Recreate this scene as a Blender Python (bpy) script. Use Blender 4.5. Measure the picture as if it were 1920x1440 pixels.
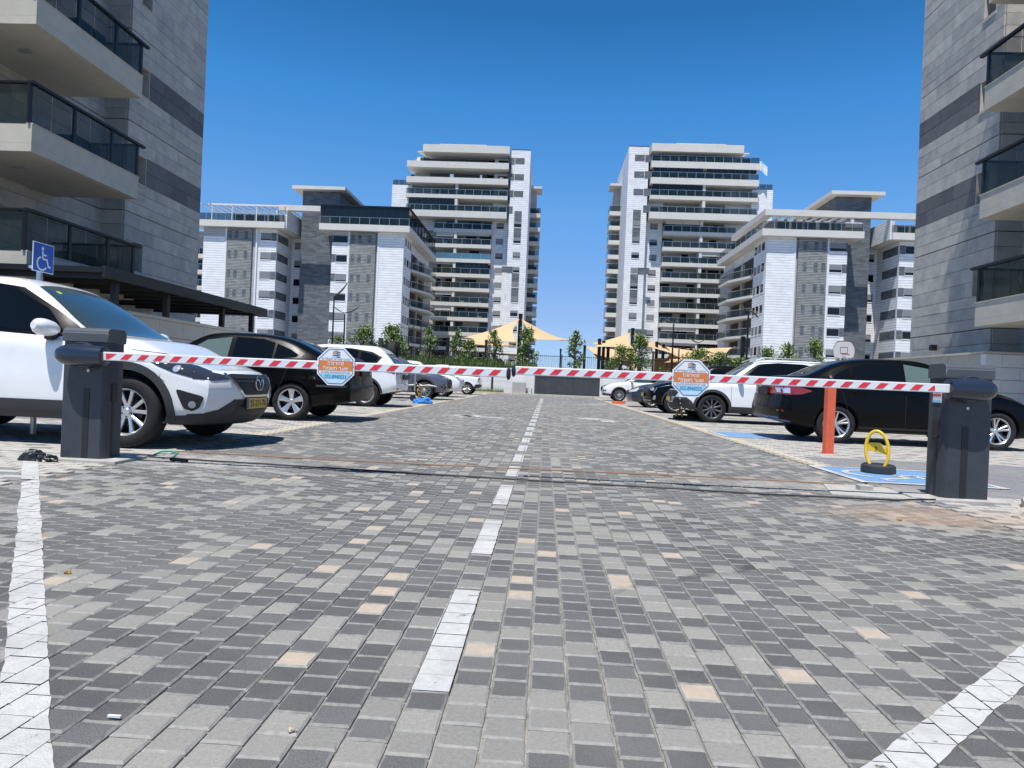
import bpy, bmesh, math, random
from mathutils import Vector, Matrix
from mathutils.bvhtree import BVHTree
from mathutils.geometry import delaunay_2d_cdt
R=random.Random(7)
rad=math.radians
for o in list(bpy.data.objects): bpy.data.objects.remove(o)
SC=bpy.context.scene; COL=SC.collection
# ---------------------------------------------------------------- camera
cam=bpy.data.cameras.new('camera'); cam.sensor_width=36; cam.lens=1300/1920*36; cam.clip_start=.05; cam.clip_end=3000
co=bpy.data.objects.new('camera',cam); COL.objects.link(co); SC.camera=co
_y,_p,_r=rad(2.727),rad(-.161),rad(2.45)
_d=Vector((-math.sin(_y)*math.cos(_p),math.cos(_y)*math.cos(_p),math.sin(_p)))
_x0=_d.cross(Vector((0,0,1))).normalized(); _u0=_x0.cross(_d)
_x=math.cos(_r)*_x0+math.sin(_r)*_u0; _u=-math.sin(_r)*_x0+math.cos(_r)*_u0
co.matrix_world=Matrix(((_x.x,_u.x,-_d.x,0),(_x.y,_u.y,-_d.y,0),(_x.z,_u.z,-_d.z,.80),(0,0,0,1)))
# ---------------------------------------------------------------- light
SUN=Vector((-.142,-.37,1)).normalized()
W=bpy.data.worlds.new('World'); SC.world=W; W.use_nodes=True
nt=W.node_tree; nt.nodes.clear()
sky=nt.nodes.new('ShaderNodeTexSky'); sky.sky_type='NISHITA'; sky.sun_disc=False
sky.sun_elevation=math.asin(SUN.z); sky.sun_rotation=math.atan2(SUN.x,SUN.y); sky.altitude=0; sky.air_density=.8; sky.dust_density=0; sky.ozone_density=6
bg=nt.nodes.new('ShaderNodeBackground'); bg.inputs[1].default_value=.10
out=nt.nodes.new('ShaderNodeOutputWorld'); 
# deep blue of a very dry summer noon: the same at every compass bearing, by height above the horizon only
_tc=nt.nodes.new('ShaderNodeTexCoord'); _sp=nt.nodes.new('ShaderNodeSeparateXYZ'); nt.links.new(_tc.outputs['Generated'],_sp.inputs[0])
_cr=nt.nodes.new('ShaderNodeValToRGB'); _e=_cr.color_ramp.elements; _e[0].position=.0; _e[0].color=(.58,.72,1.05,1); _e[1].position=1; _e[1].color=(.50,.85,1.02,1)
for _z,_c in ((.05,(.72,.80,1.02)),(.10,(.88,.88,1.03)),(.24,(.84,1.25,1.43)),(.37,(.48,1.27,1.57)),(.47,(.30,.97,1.27))):
    _q=_e.new(_z); _q.color=(*_c,1)
nt.links.new(_sp.outputs[2],_cr.inputs[0])
_mx=nt.nodes.new('ShaderNodeVectorMath'); _mx.operation='MULTIPLY'; nt.links.new(sky.outputs[0],_mx.inputs[0]); nt.links.new(_cr.outputs[0],_mx.inputs[1])
nt.links.new(_mx.outputs[0],bg.inputs[0]); nt.links.new(bg.outputs[0],out.inputs[0])
sl=bpy.data.lights.new('sun','SUN'); sl.energy=4.7; sl.angle=rad(.53); sl.color=(1,.965,.91)
so=bpy.data.objects.new('sun',sl); COL.objects.link(so); so.rotation_euler=(-SUN).to_track_quat('-Z','Y').to_euler(); so.location=(0,0,60)
SC.view_settings.view_transform='Standard'; SC.view_settings.look='None'; SC.view_settings.exposure=.30; SC.view_settings.gamma=1; SC.view_settings.use_curve_mapping=False
SC.cycles.max_bounces=7; SC.cycles.transparent_max_bounces=12
# ---------------------------------------------------------------- materials
def mat(name,col,rough=.6,metal=0,var=0,vs=6,bump=0,bs=40,coat=0,spec=.5,alpha=1,trans=0,extra=None):
    m=bpy.data.materials.new(name); m.use_nodes=True; t=m.node_tree; N=t.nodes; L=t.links; b=N['Principled BSDF']
    b.inputs['Base Color'].default_value=(*col,1); b.inputs['Roughness'].default_value=rough; b.inputs['Metallic'].default_value=metal
    b.inputs['Coat Weight'].default_value=coat; b.inputs['Coat Roughness'].default_value=.04; b.inputs['Specular IOR Level'].default_value=spec
    if alpha<1: b.inputs['Alpha'].default_value=alpha
    if trans: b.inputs['Transmission Weight'].default_value=trans
    tc=None
    if var or bump or extra:
        tc=N.new('ShaderNodeTexCoord'); ge=N.new('ShaderNodeNewGeometry')
    src=None
    if var:
        n=N.new('ShaderNodeTexNoise'); n.inputs['Scale'].default_value=vs; n.inputs['Detail'].default_value=6; n.inputs['Roughness'].default_value=.62
        L.new(ge.outputs['Position'],n.inputs['Vector'])
        r=N.new('ShaderNodeMapRange'); r.inputs[1].default_value=.3; r.inputs[2].default_value=.7; r.inputs[3].default_value=1-var; r.inputs[4].default_value=1+var
        L.new(n.outputs['Fac'],r.inputs[0])
        x=N.new('ShaderNodeVectorMath'); x.operation='SCALE'; x.inputs[0].default_value=col; L.new(r.outputs[0],x.inputs['Scale']); src=x.outputs[0]
        L.new(src,b.inputs['Base Color'])
    if bump:
        n=N.new('ShaderNodeTexNoise'); n.inputs['Scale'].default_value=bs; n.inputs['Detail'].default_value=5; L.new(ge.outputs['Position'],n.inputs['Vector'])
        u=N.new('ShaderNodeBump'); u.inputs['Strength'].default_value=bump; u.inputs['Distance'].default_value=.01; L.new(n.outputs['Fac'],u.inputs['Height']); L.new(u.outputs[0],b.inputs['Normal'])
    if extra: extra(m,N,L,b,ge,tc,src)
    return m
def objrand(amount):
    """each separate piece a little lighter or darker than the next, in its own right"""
    def f(m,N,L,b,ge,tc,src):
        oi=N.new('ShaderNodeObjectInfo'); r=N.new('ShaderNodeMapRange'); r.inputs[3].default_value=1-amount; r.inputs[4].default_value=1+amount
        L.new(oi.outputs['Random'],r.inputs[0]); x=N.new('ShaderNodeVectorMath'); x.operation='SCALE'
        if src: L.new(src,x.inputs[0])
        else: x.inputs[0].default_value=b.inputs['Base Color'].default_value[:3]
        L.new(r.outputs[0],x.inputs['Scale']); L.new(x.outputs[0],b.inputs['Base Color'])
    return f
def math_(N,L,op,a,b=None,c=None):
    n=N.new('ShaderNodeMath'); n.operation=op
    for i,v in enumerate((a,b,c)):
        if v is None: continue
        if isinstance(v,(int,float)): n.inputs[i].default_value=v
        else: L.new(v,n.inputs[i])
    return n.outputs[0]
def mixc(N,L,f,a,b):
    n=N.new('ShaderNodeMix'); n.data_type='RGBA'
    for i,v in ((0,f),(6,a),(7,b)):
        if isinstance(v,(int,float)): n.inputs[i].default_value=v
        elif isinstance(v,tuple): n.inputs[i].default_value=(*v,1)
        else: L.new(v,n.inputs[i])
    return n.outputs[2]
def stains(m,N,L,b,ge,tc,src):
    """spilt sand near the right cabinet, a dark drip trail, general dust"""
    sp=N.new('ShaderNodeSeparateXYZ'); L.new(ge.outputs['Position'],sp.inputs[0]); X,Y=sp.outputs[0],sp.outputs[1]
    n=N.new('ShaderNodeTexNoise'); n.inputs['Scale'].default_value=5; n.inputs['Detail'].default_value=8; n.inputs['Roughness'].default_value=.7; L.new(ge.outputs['Position'],n.inputs['Vector'])
    def blob(cx,cy,rx,ry,lo,hi):
        dx=math_(N,L,'DIVIDE',math_(N,L,'SUBTRACT',X,cx),rx); dy=math_(N,L,'DIVIDE',math_(N,L,'SUBTRACT',Y,cy),ry)
        d=math_(N,L,'SQRT',math_(N,L,'ADD',math_(N,L,'MULTIPLY',dx,dx),math_(N,L,'MULTIPLY',dy,dy)))
        d=math_(N,L,'ADD',d,math_(N,L,'MULTIPLY',math_(N,L,'SUBTRACT',n.outputs['Fac'],.5),2.6))
        r=N.new('ShaderNodeMapRange'); r.inputs[1].default_value=lo; r.inputs[2].default_value=hi; r.inputs[3].default_value=1; r.inputs[4].default_value=0; L.new(d,r.inputs[0]); return r.outputs[0]
    c=src
    s=math_(N,L,'MULTIPLY',blob(2.75,4.9,.8,.42,.45,1.25),.55); c=mixc(N,L,s,c,(.42,.28,.18))
    s=math_(N,L,'MULTIPLY',blob(2.6,6.2,1.3,.35,.35,1.3),.6); c=mixc(N,L,s,c,(.38,.35,.31))
    s=math_(N,L,'MULTIPLY',blob(-3.1,5.9,1.2,.5,.3,1.3),.65); c=mixc(N,L,s,c,(.42,.40,.37))
    # drip trail: a line from (-.1,2.45) to (1.1,3.3)
    t=math_(N,L,'SUBTRACT',math_(N,L,'SUBTRACT',Y,2.42),math_(N,L,'MULTIPLY',math_(N,L,'ADD',X,.12),.72))
    t=math_(N,L,'ABSOLUTE',math_(N,L,'ADD',t,math_(N,L,'MULTIPLY',math_(N,L,'SUBTRACT',n.outputs['Fac'],.5),.34)))
    a=N.new('ShaderNodeMapRange'); a.inputs[1].default_value=.015; a.inputs[2].default_value=.05; a.inputs[3].default_value=1; a.inputs[4].default_value=0; L.new(t,a.inputs[0])
    tn=N.new('ShaderNodeTexNoise'); tn.inputs['Scale'].default_value=3.4; tn.inputs['Detail'].default_value=4; L.new(ge.outputs['Position'],tn.inputs['Vector'])
    trr=N.new('ShaderNodeMapRange'); trr.inputs[1].default_value=.44; trr.inputs[2].default_value=.56; L.new(tn.outputs['Fac'],trr.inputs[0]); tr_=trr.outputs[0]
    xm=math_(N,L,'MULTIPLY',math_(N,L,'GREATER_THAN',X,-.15),math_(N,L,'LESS_THAN',X,1.0))
    s=math_(N,L,'MULTIPLY',math_(N,L,'MULTIPLY',a.outputs[0],math_(N,L,'MULTIPLY',xm,tr_)),.85); c=mixc(N,L,s,c,(.055,.052,.05))
    # old wheel-borne dirt, broad and soft
    n2=N.new('ShaderNodeTexNoise'); n2.inputs['Scale'].default_value=.9; n2.inputs['Detail'].default_value=7; n2.inputs['Roughness'].default_value=.65; L.new(ge.outputs['Position'],n2.inputs['Vector'])
    r=N.new('ShaderNodeMapRange'); r.inputs[1].default_value=.40; r.inputs[2].default_value=.66; r.inputs[3].default_value=0; r.inputs[4].default_value=.34; L.new(n2.outputs['Fac'],r.inputs[0]); c=mixc(N,L,r.outputs[0],c,(.30,.285,.26))
    L.new(c,b.inputs['Base Color'])
def lines(period,depth_dark,axis=2,duty=.1,off=0,jit=0):
    """far stone courses too small to pick apart"""
    def f(m,N,L,b,ge,tc,src):
        sp=N.new('ShaderNodeSeparateXYZ'); L.new(ge.outputs['Position'],sp.inputs[0]); z=sp.outputs[axis]
        fr=math_(N,L,'FRACT',math_(N,L,'DIVIDE',math_(N,L,'ADD',z,off),period))
        k=math_(N,L,'LESS_THAN',fr,duty)
        fl=math_(N,L,'FLOOR',math_(N,L,'DIVIDE',math_(N,L,'ADD',z,off),period))
        # stones of one course differ: white noise on (floor z, stretched xy)
        xy=math_(N,L,'FLOOR',math_(N,L,'ADD',math_(N,L,'DIVIDE',math_(N,L,'ADD',sp.outputs[0],sp.outputs[1]),1.1),math_(N,L,'MULTIPLY',fl,.37)))
        cv=N.new('ShaderNodeCombineXYZ'); L.new(fl,cv.inputs[0]); L.new(xy,cv.inputs[1])
        wn=N.new('ShaderNodeTexWhiteNoise'); L.new(cv.outputs[0],wn.inputs['Vector'])
        s=math_(N,L,'ADD',1-jit,math_(N,L,'MULTIPLY',wn.outputs['Value'],2*jit))
        x=N.new('ShaderNodeVectorMath'); x.operation='SCALE'; L.new(src,x.inputs[0]); L.new(s,x.inputs['Scale'])
        c=mixc(N,L,k,x.outputs[0],depth_dark); L.new(c,b.inputs['Base Color'])
    return f
M={}
M['pav_dark']=[mat('paver_dark_%d'%i,(.100+.018*i,.0985+.0175*i,.096+.017*i),.85,var=.34,vs=240,bump=.7,bs=330,extra=stains) for i in range(3)]
M['pav_mid']=[mat('paver_grey_%d'%i,(.235+.03*i,.226+.028*i,.204+.024*i),.85,var=.16,vs=90,bump=.5,bs=300,extra=stains) for i in range(3)]
M['pav_beige']=mat('paver_beige',(.46,.375,.285),.85,var=.12,vs=25,bump=.4,bs=300,extra=stains)
M['pav_edge_mid']=mat('paver_edge_pale',(.285,.275,.255),.85,var=.2,vs=50,extra=stains)
M['pav_edge']=mat('paver_edge',(.215,.21,.195),.85,var=.3,vs=50,extra=stains)
M['joint']=mat('joint_sand',(.25,.235,.205),.95,var=.5,vs=14)
M['pav_light']=mat('paver_light',(.46,.43,.38),.85,var=.14,vs=9,bump=.3,bs=200,extra=stains)
M['pav_lightdark']=mat('paver_slate',(.19,.19,.20),.85,var=.2,vs=20,bump=.3,bs=200,extra=stains)
M['pav_band']=mat('paver_band',(.56,.48,.36),.85,var=.12,vs=12,bump=.3,bs=200)
def worn(m,N,L,b,ge,tc,src):
    n=N.new('ShaderNodeTexNoise'); n.inputs['Scale'].default_value=11; n.inputs['Detail'].default_value=10; n.inputs['Roughness'].default_value=.72; L.new(ge.outputs['Position'],n.inputs['Vector'])
    r=N.new('ShaderNodeMapRange'); r.inputs[1].default_value=.33; r.inputs[2].default_value=.40; L.new(n.outputs['Fac'],r.inputs[0]); L.new(r.outputs[0],b.inputs['Alpha'])
    n2=N.new('ShaderNodeTexNoise'); n2.inputs['Scale'].default_value=3.5; n2.inputs['Detail'].default_value=8; L.new(ge.outputs['Position'],n2.inputs['Vector'])
    r2=N.new('ShaderNodeMapRange'); r2.inputs[1].default_value=.42; r2.inputs[2].default_value=.75; r2.inputs[4].default_value=.6; L.new(n2.outputs['Fac'],r2.inputs[0]); L.new(mixc(N,L,r2.outputs[0],src,(.30,.29,.27)),b.inputs['Base Color'])
M['white_paint']=mat('white_paint',(.53,.525,.50),.7,var=.12,vs=30,bump=.5,bs=200,extra=worn)
M['blue_paint']=mat('blue_paint',(.15,.30,.52),.6,var=.14,vs=20,bump=.3,bs=200)
M['concrete']=mat('concrete',(.40,.385,.35),.9,var=.2,vs=9,bump=.4,bs=60)
M['kerb']=mat('kerb_stone',(.50,.46,.38),.85,var=.15,vs=8,bump=.3)
M['ground']=mat('ground_earth',(.27,.25,.21),.95,var=.25,vs=2)
def paverfield(m,N,L,b,ge,tc,src):
    sp=N.new('ShaderNodeSeparateXYZ'); L.new(ge.outputs['Position'],sp.inputs[0])
    ix=math_(N,L,'FLOOR',math_(N,L,'MULTIPLY',sp.outputs[0],9.9)); iy=math_(N,L,'FLOOR',math_(N,L,'MULTIPLY',sp.outputs[1],9.9))
    cv=N.new('ShaderNodeCombineXYZ'); L.new(ix,cv.inputs[0]); L.new(iy,cv.inputs[1]); wn=N.new('ShaderNodeTexWhiteNoise'); L.new(cv.outputs[0],wn.inputs['Vector'])
    r=N.new('ShaderNodeValToRGB'); r.color_ramp.interpolation='CONSTANT'; e=r.color_ramp.elements; e[0].color=(.125,.125,.13,1); e[1].position=.58; e[1].color=(.26,.255,.24,1); q=e.new(.96); q.color=(.50,.41,.3,1)
    L.new(wn.outputs['Value'],r.inputs[0]); L.new(r.outputs[0],b.inputs['Base Color'])
M['pav_far']=mat('paver_far',(.2,.2,.2),.85,var=.1,extra=paverfield)
M['stone']=[mat('grey_stone_%d'%i,c,.8,var=.17,vs=2.6,bump=.25,bs=30) for i,c in enumerate([(.465,.445,.40),(.43,.415,.38),(.495,.475,.425),(.39,.38,.355)])]
M['stone_dark']=[mat('slate_stone_%d'%i,c,.7,var=.16,vs=4,bump=.3,bs=30) for i,c in enumerate([(.125,.125,.125),(.145,.145,.143),(.108,.108,.110)])]
M['stone_back']=mat('stone_joint',(.10,.10,.10),.9)
M['render']=mat('balcony_render',(.50,.475,.405),.8,var=.08,vs=2.5,bump=.15,bs=90)
M['render_dark']=mat('reveal_stone',(.50,.46,.39),.8,var=.1,vs=4)
M['white_stone']=mat('white_stone',(.80,.80,.80),.7,var=.07,vs=.9,extra=lines(.385,(.37,.37,.38),duty=.13,jit=.06))
M['white_stone_side']=M['white_stone']
M['grey_stone_far']=mat('grey_stone_far',(.42,.425,.44),.7,var=.06,vs=.6,extra=lines(.385,(.25,.25,.26),duty=.12,jit=.09))
M['ribbed']=mat('ribbed_stone',(.29,.295,.285),.8,var=.18,vs=1.3,extra=lines(.24,(.06,.065,.065),duty=.30,jit=.16))
M['slate_far']=mat('slate_far',(.115,.130,.145),.7,var=.15,vs=1,extra=lines(.30,(.08,.085,.095),duty=.14,jit=.30))
M['slab']=mat('slab_render',(.62,.60,.55),.8,var=.05,vs=.8)
M['soffit']=mat('soffit_white',(.70,.68,.64),.85)
M['frame_white']=mat('white_frame',(.75,.75,.74),.5)
M['shutter']=mat('grey_shutter',(.22,.225,.235),.6,extra=None)
M['shutter_beige']=mat('beige_blind',(.52,.49,.45),.7)
M['glass_dark']=mat('dark_glass',(.010,.011,.012),.06,spec=.4)
M['glass_rail']=mat('rail_glass',(.02,.035,.036),.06,spec=.35,alpha=.50)
M['glass_rail_near']=mat('near_rail_glass',(.03,.045,.042),.05,spec=.22,alpha=.42)
M['glass_blue']=mat('blue_rail_glass',(.10,.25,.33),.08,spec=.7,alpha=.7)
M['black_metal']=mat('black_metal',(.012,.013,.014),.45,metal=.2)
M['alu']=mat('aluminium',(.55,.56,.57),.35,metal=.9)
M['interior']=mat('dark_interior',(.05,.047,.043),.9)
M['interior_wall']=mat('interior_wall',(.50,.47,.42),.9,var=.1,vs=1)
M['cabinet']=mat('cabinet_paint',(.040,.046,.056),.42,bump=.08,bs=400,coat=.12,var=.16,vs=9)
M['cabinet_top']=mat('cabinet_cap',(.075,.08,.09),.45,bump=.06,bs=400)
M['hub']=mat('hub_plastic',(.018,.026,.045),.24,coat=.3,bump=.08,bs=300)
M['black_plastic']=mat('black_plastic',(.016,.016,.017),.5)
M['pillar']=mat('gloss_black_pillar',(.003,.003,.003),.3,spec=.18)
M['trim']=mat('grey_trim_plastic',(.035,.036,.038),.6,bump=.1,bs=300)
M['rubber']=mat('tyre_rubber',(.011,.011,.011),.8,bump=.3,bs=160,var=.3,vs=18)
M['alloy']=mat('alloy_silver',(.62,.62,.62),.28,metal=.75)
M['alloy_dark']=mat('alloy_grey',(.14,.14,.145),.35,metal=.7)
M['arm_white']=mat('arm_white',(.72,.74,.74),.35,coat=.3,var=.05,vs=9)
M['red_film']=mat('red_reflective_film',(.72,.035,.05),.4,bump=.1,bs=600,var=.08,vs=30)
M['navy']=mat('navy_print',(.03,.06,.12),.5)
M['sign_white']=mat('sign_white',(.78,.80,.84),.4)
M['sign_orange']=mat('sign_orange',(.66,.22,.055),.5)
M['sign_blue']=mat('sign_light_blue',(.30,.62,.82),.5)
M['sign_blue2']=mat('sign_pale_blue',(.52,.72,.86),.5)
M['print_teal']=mat('print_teal',(.01,.12,.26),.5)
M['print_grey']=mat('print_grey',(.08,.12,.20),.5)
M['road_blue']=mat('sign_blue_plate',(.012,.10,.42),.35)
M['orange_paint']=mat('orange_post_paint',(.70,.13,.055),.5,var=.1,vs=14,bump=.1,bs=90)
M['yellow']=mat('yellow_paint',(.75,.48,.015),.35,coat=.4,var=.06,vs=20)
M['bag']=mat('black_bag',(.010,.010,.013),.35,bump=.4,bs=40)
M['sack']=mat('beige_sack',(.50,.44,.36),.35,var=.2,vs=9,bump=.5,bs=25)
M['chrome']=mat('chrome',(.75,.75,.76),.1,metal=1)
M['plate']=mat('yellow_plate',(.70,.44,.05),.4)
M['lamp_glass']=mat('headlamp_glass',(.30,.32,.34),.05,spec=.9,coat=1)
M['lamp_pale']=mat('faded_headlamp',(.55,.50,.38),.25,coat=.6)
M['lamp_dark']=mat('dark_headlamp',(.03,.032,.036),.05,coat=1)
M['lamp_red']=mat('tail_lamp_red',(.24,.010,.008),.1,coat=1)
M['lamp_white']=mat('projector_lens',(.75,.77,.8),.08,metal=.6)
M['car_glass']=mat('tinted_glass',(.004,.005,.005),.04,spec=.32)
M['wind_glass']=mat('windscreen_glass',(.035,.055,.055),.03,spec=.9,coat=.6)
M['green_glass']=mat('clear_side_glass',(.10,.14,.125),.04,spec=.7)
def seethrough_cloth(m,N,L,b,ge,tc,src):
    t=N.new('ShaderNodeBsdfTranslucent'); t.inputs[0].default_value=(.75,.48,.18,1); x=N.new('ShaderNodeMixShader'); x.inputs[0].default_value=.20
    L.new(b.outputs[0],x.inputs[1]); L.new(t.outputs[0],x.inputs[2]); L.new(x.outputs[0],N['Material Output'].inputs[0])
M['sail']=mat('shade_cloth',(.72,.52,.29),.8,var=.05,vs=1,extra=seethrough_cloth)
M['leafs']=[mat('leaf_%d'%i,c,.55,var=.35,vs=7) for i,c in enumerate([(.075,.135,.03),(.14,.21,.045),(.22,.30,.07),(.045,.08,.028)])]
M['trunk']=mat('bark',(.16,.125,.09),.9,var=.2,vs=20)
M['wall_white']=mat('white_wall_stone',(.72,.72,.71),.75,var=.06,vs=2,bump=.2)
M['wall_cream']=mat('cream_wall_stone',(.48,.455,.40),.8,var=.08,vs=2,bump=.2)
M['gate_grey']=mat('dark_gate_steel',(.055,.06,.068),.5,var=.15,vs=3)
M['cab_beige']=mat('cabinet_beige',(.42,.41,.37),.6)
M['wood']=mat('play_timber',(.36,.18,.06),.7,var=.15,vs=6)
M['redrock']=mat('red_brown_plastic',(.18,.05,.035),.7)
M['hoop_board']=mat('backboard',(.62,.62,.64),.5)
M['cloth_blue']=mat('blue_cloth',(.03,.22,.60),.7)
M['brass']=mat('rusty_chain',(.30,.19,.05),.6,metal=.4)
M['cable_black']=mat('black_cable',(.02,.02,.025),.6)
M['cable_brown']=mat('brown_cable',(.28,.12,.05),.6)
def paint(name,col,rough=.3,dirt=.04,coat=1,spec=.5): return mat(name,col,rough,coat=coat,var=dirt,vs=3,spec=spec)
# ---------------------------------------------------------------- mesh helpers
class MB:
    def __init__(s): s.v=[]; s.f=[]; s.m=[]; s.smooth=False
    def add(s,vs,fs,mi=0):
        k=len(s.v); s.v+= [tuple(v) for v in vs]; s.f+=[tuple(k+i for i in f) for f in fs]; s.m+=[mi]*len(fs); return s
    def box(s,x0,x1,y0,y1,z0,z1,mi=0):
        if x0>x1: x0,x1=x1,x0
        if y0>y1: y0,y1=y1,y0
        return s.add([(x0,y0,z0),(x1,y0,z0),(x1,y1,z0),(x0,y1,z0),(x0,y0,z1),(x1,y0,z1),(x1,y1,z1),(x0,y1,z1)],
            [(3,2,1,0),(4,5,6,7),(0,1,5,4),(1,2,6,5),(2,3,7,6),(3,0,4,7)],mi)
    def prism(s,poly,z0,z1,mi=0):
        n=len(poly); return s.add([(x,y,z0) for x,y in poly]+[(x,y,z1) for x,y in poly],[tuple(range(n-1,-1,-1)),tuple(range(n,2*n))]+[(i,(i+1)%n,n+(i+1)%n,n+i) for i in range(n)],mi)
    def prismy(s,poly,y0,y1,mi=0):
        """outline in x,z pushed along y"""
        n=len(poly); return s.add([(x,y0,z) for x,z in poly]+[(x,y1,z) for x,z in poly],[tuple(range(n)),tuple(range(2*n-1,n-1,-1))]+[(i,n+i,n+(i+1)%n,(i+1)%n) for i in range(n)],mi)
    def prismx(s,poly,x0,x1,mi=0):
        n=len(poly); return s.add([(x0,y,z) for y,z in poly]+[(x1,y,z) for y,z in poly],[tuple(range(n-1,-1,-1)),tuple(range(n,2*n))]+[(i,(i+1)%n,n+(i+1)%n,n+i) for i in range(n)],mi)
    def tube(s,pts,r,n=8,mi=0,cap=True):
        pts=[Vector(p) for p in pts]; k=len(s.v); rs=r if isinstance(r,(list,tuple)) else [r]*len(pts); up=None
        for i,p in enumerate(pts):
            d=(pts[min(i+1,len(pts)-1)]-pts[max(i-1,0)]).normalized()
            if up is None: up=Vector((0,0,1)) if abs(d.z)<.9 else Vector((1,0,0))
            a=d.cross(up).normalized(); b=a.cross(d).normalized(); up=b
            for j in range(n): t=2*math.pi*j/n; s.v.append(tuple(p+rs[i]*(math.cos(t)*a+math.sin(t)*b)))
        for i in range(len(pts)-1):
            for j in range(n): s.f.append((k+i*n+j,k+(i+1)*n+j,k+(i+1)*n+(j+1)%n,k+i*n+(j+1)%n)); s.m.append(mi)
        if cap:
            s.f.append(tuple(k+j for j in range(n))); s.m.append(mi); e=k+(len(pts)-1)*n; s.f.append(tuple(e+j for j in range(n-1,-1,-1))); s.m.append(mi)
        return s
    def lathe(s,prof,n=32,axis='z',c=(0,0,0),mi=0):
        """prof: (radius, height)"""
        k=len(s.v)
        for r,h in prof:
            for j in range(n):
                t=2*math.pi*j/n; a,b=r*math.cos(t),r*math.sin(t)
                s.v.append({'z':(c[0]+a,c[1]+b,c[2]+h),'y':(c[0]+a,c[1]+h,c[2]+b),'x':(c[0]+h,c[1]+a,c[2]+b)}[axis])
        for i in range(len(prof)-1):
            for j in range(n): s.f.append((k+i*n+j,k+i*n+(j+1)%n,k+(i+1)*n+(j+1)%n,k+(i+1)*n+j)); s.m.append(mi)
        return s
    def mesh(s,name,mats,smooth=False,fix=True):
        me=bpy.data.meshes.new(name); me.from_pydata(s.v,[],s.f)
        mats=mats if isinstance(mats,(list,tuple)) else [mats]
        for m in mats: me.materials.append(m)
        if len(mats)>1: me.polygons.foreach_set('material_index',s.m)
        if fix:
            b=bmesh.new(); b.from_mesh(me); bmesh.ops.recalc_face_normals(b,faces=b.faces); b.to_mesh(me); b.free()
        if smooth:
            me.polygons.foreach_set('use_smooth',[True]*len(me.polygons)); me.set_sharp_from_angle(angle=rad(smooth if smooth is not True else 38))
        me.update(); return me
    def obj(s,name,mats,parent=None,smooth=False,bevel=0,loc=None,**props):
        me=s.mesh(name,mats,smooth)
        o=link(name,me,parent,loc,**props)
        if bevel:
            m=o.modifiers.new('b','BEVEL'); m.width=bevel; m.segments=2; m.limit_method='ANGLE'; m.angle_limit=rad(40)
            if not smooth: me.polygons.foreach_set('use_smooth',[True]*len(me.polygons)); m.harden_normals=True
        return o
def link(name,data,parent=None,loc=None,rot=None,scale=None,**props):
    o=bpy.data.objects.new(name,data); COL.objects.link(o)
    if parent:
        o.parent=parent
        if abs(parent.scale[0]-1)+abs(parent.scale[1]-1)+abs(parent.scale[2]-1)>1e-6: o.matrix_parent_inverse=parent.matrix_basis.inverted()
    if loc is not None: o.location=loc
    if rot is not None: o.rotation_euler=rot
    if scale is not None: o.scale=scale
    for k,v in props.items(): o[k]=v
    return o
def thing(name,label,cat,loc=(0,0,0),rz=0,group=None):
    o=link(name,None,loc=loc,rot=(0,0,rz),label=label,category=cat); o.empty_display_size=.2
    if group: o['group']=group
    return o
def bx(name,m,parent,x0,x1,y0,y1,z0,z1,bevel=0,**p): return MB().box(x0,x1,y0,y1,z0,z1).obj(name,m,parent,bevel=bevel,**p)
UNIT={}
def ubox(m):
    if m.name not in UNIT: UNIT[m.name]=MB().box(0,1,0,1,0,1).mesh('block_'+m.name,m)
    return UNIT[m.name]
def ib(name,m,parent,x0,x1,y0,y1,z0,z1,**p):
    """a box that shares its mesh with all others of the material"""
    if x0>x1: x0,x1=x1,x0
    if y0>y1: y0,y1=y1,y0
    return link(name,ubox(m),parent,(x0,y0,z0),None,(x1-x0,y1-y0,z1-z0),**p)
def copy_tree(o,parent=None):
    c=o.copy(); COL.objects.link(c); c.parent=parent
    for ch in o.children: copy_tree(ch,c)
    return c
def text_mesh(s,size,align='CENTER',bold=0):
    cu=bpy.data.curves.new('t','FONT'); cu.body=s; cu.size=size; cu.align_x=align; cu.align_y='CENTER'; cu.offset=bold; cu.resolution_u=3
    o=bpy.data.objects.new('t',cu); COL.objects.link(o); bpy.context.view_layer.update()
    me=bpy.data.meshes.new_from_object(o.evaluated_get(bpy.context.evaluated_depsgraph_get())); bpy.data.objects.remove(o)
    return me
def text_fit(s,w,h,m,name='lettering',bold=0):
    """lettering of exact width w and height h, centred, lying in x,y"""
    me=text_mesh(s,1,bold=bold)
    xs=[v.co.x for v in me.vertices]; ys=[v.co.y for v in me.vertices]
    if not xs: return me
    cx,cy=(min(xs)+max(xs))/2,(min(ys)+max(ys))/2; sx,sy=w/(max(xs)-min(xs)),h/(max(ys)-min(ys))
    for v in me.vertices: v.co=((v.co.x-cx)*sx,(v.co.y-cy)*sy,0)
    me.materials.clear(); me.materials.append(m); me.name=name; return me
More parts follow.
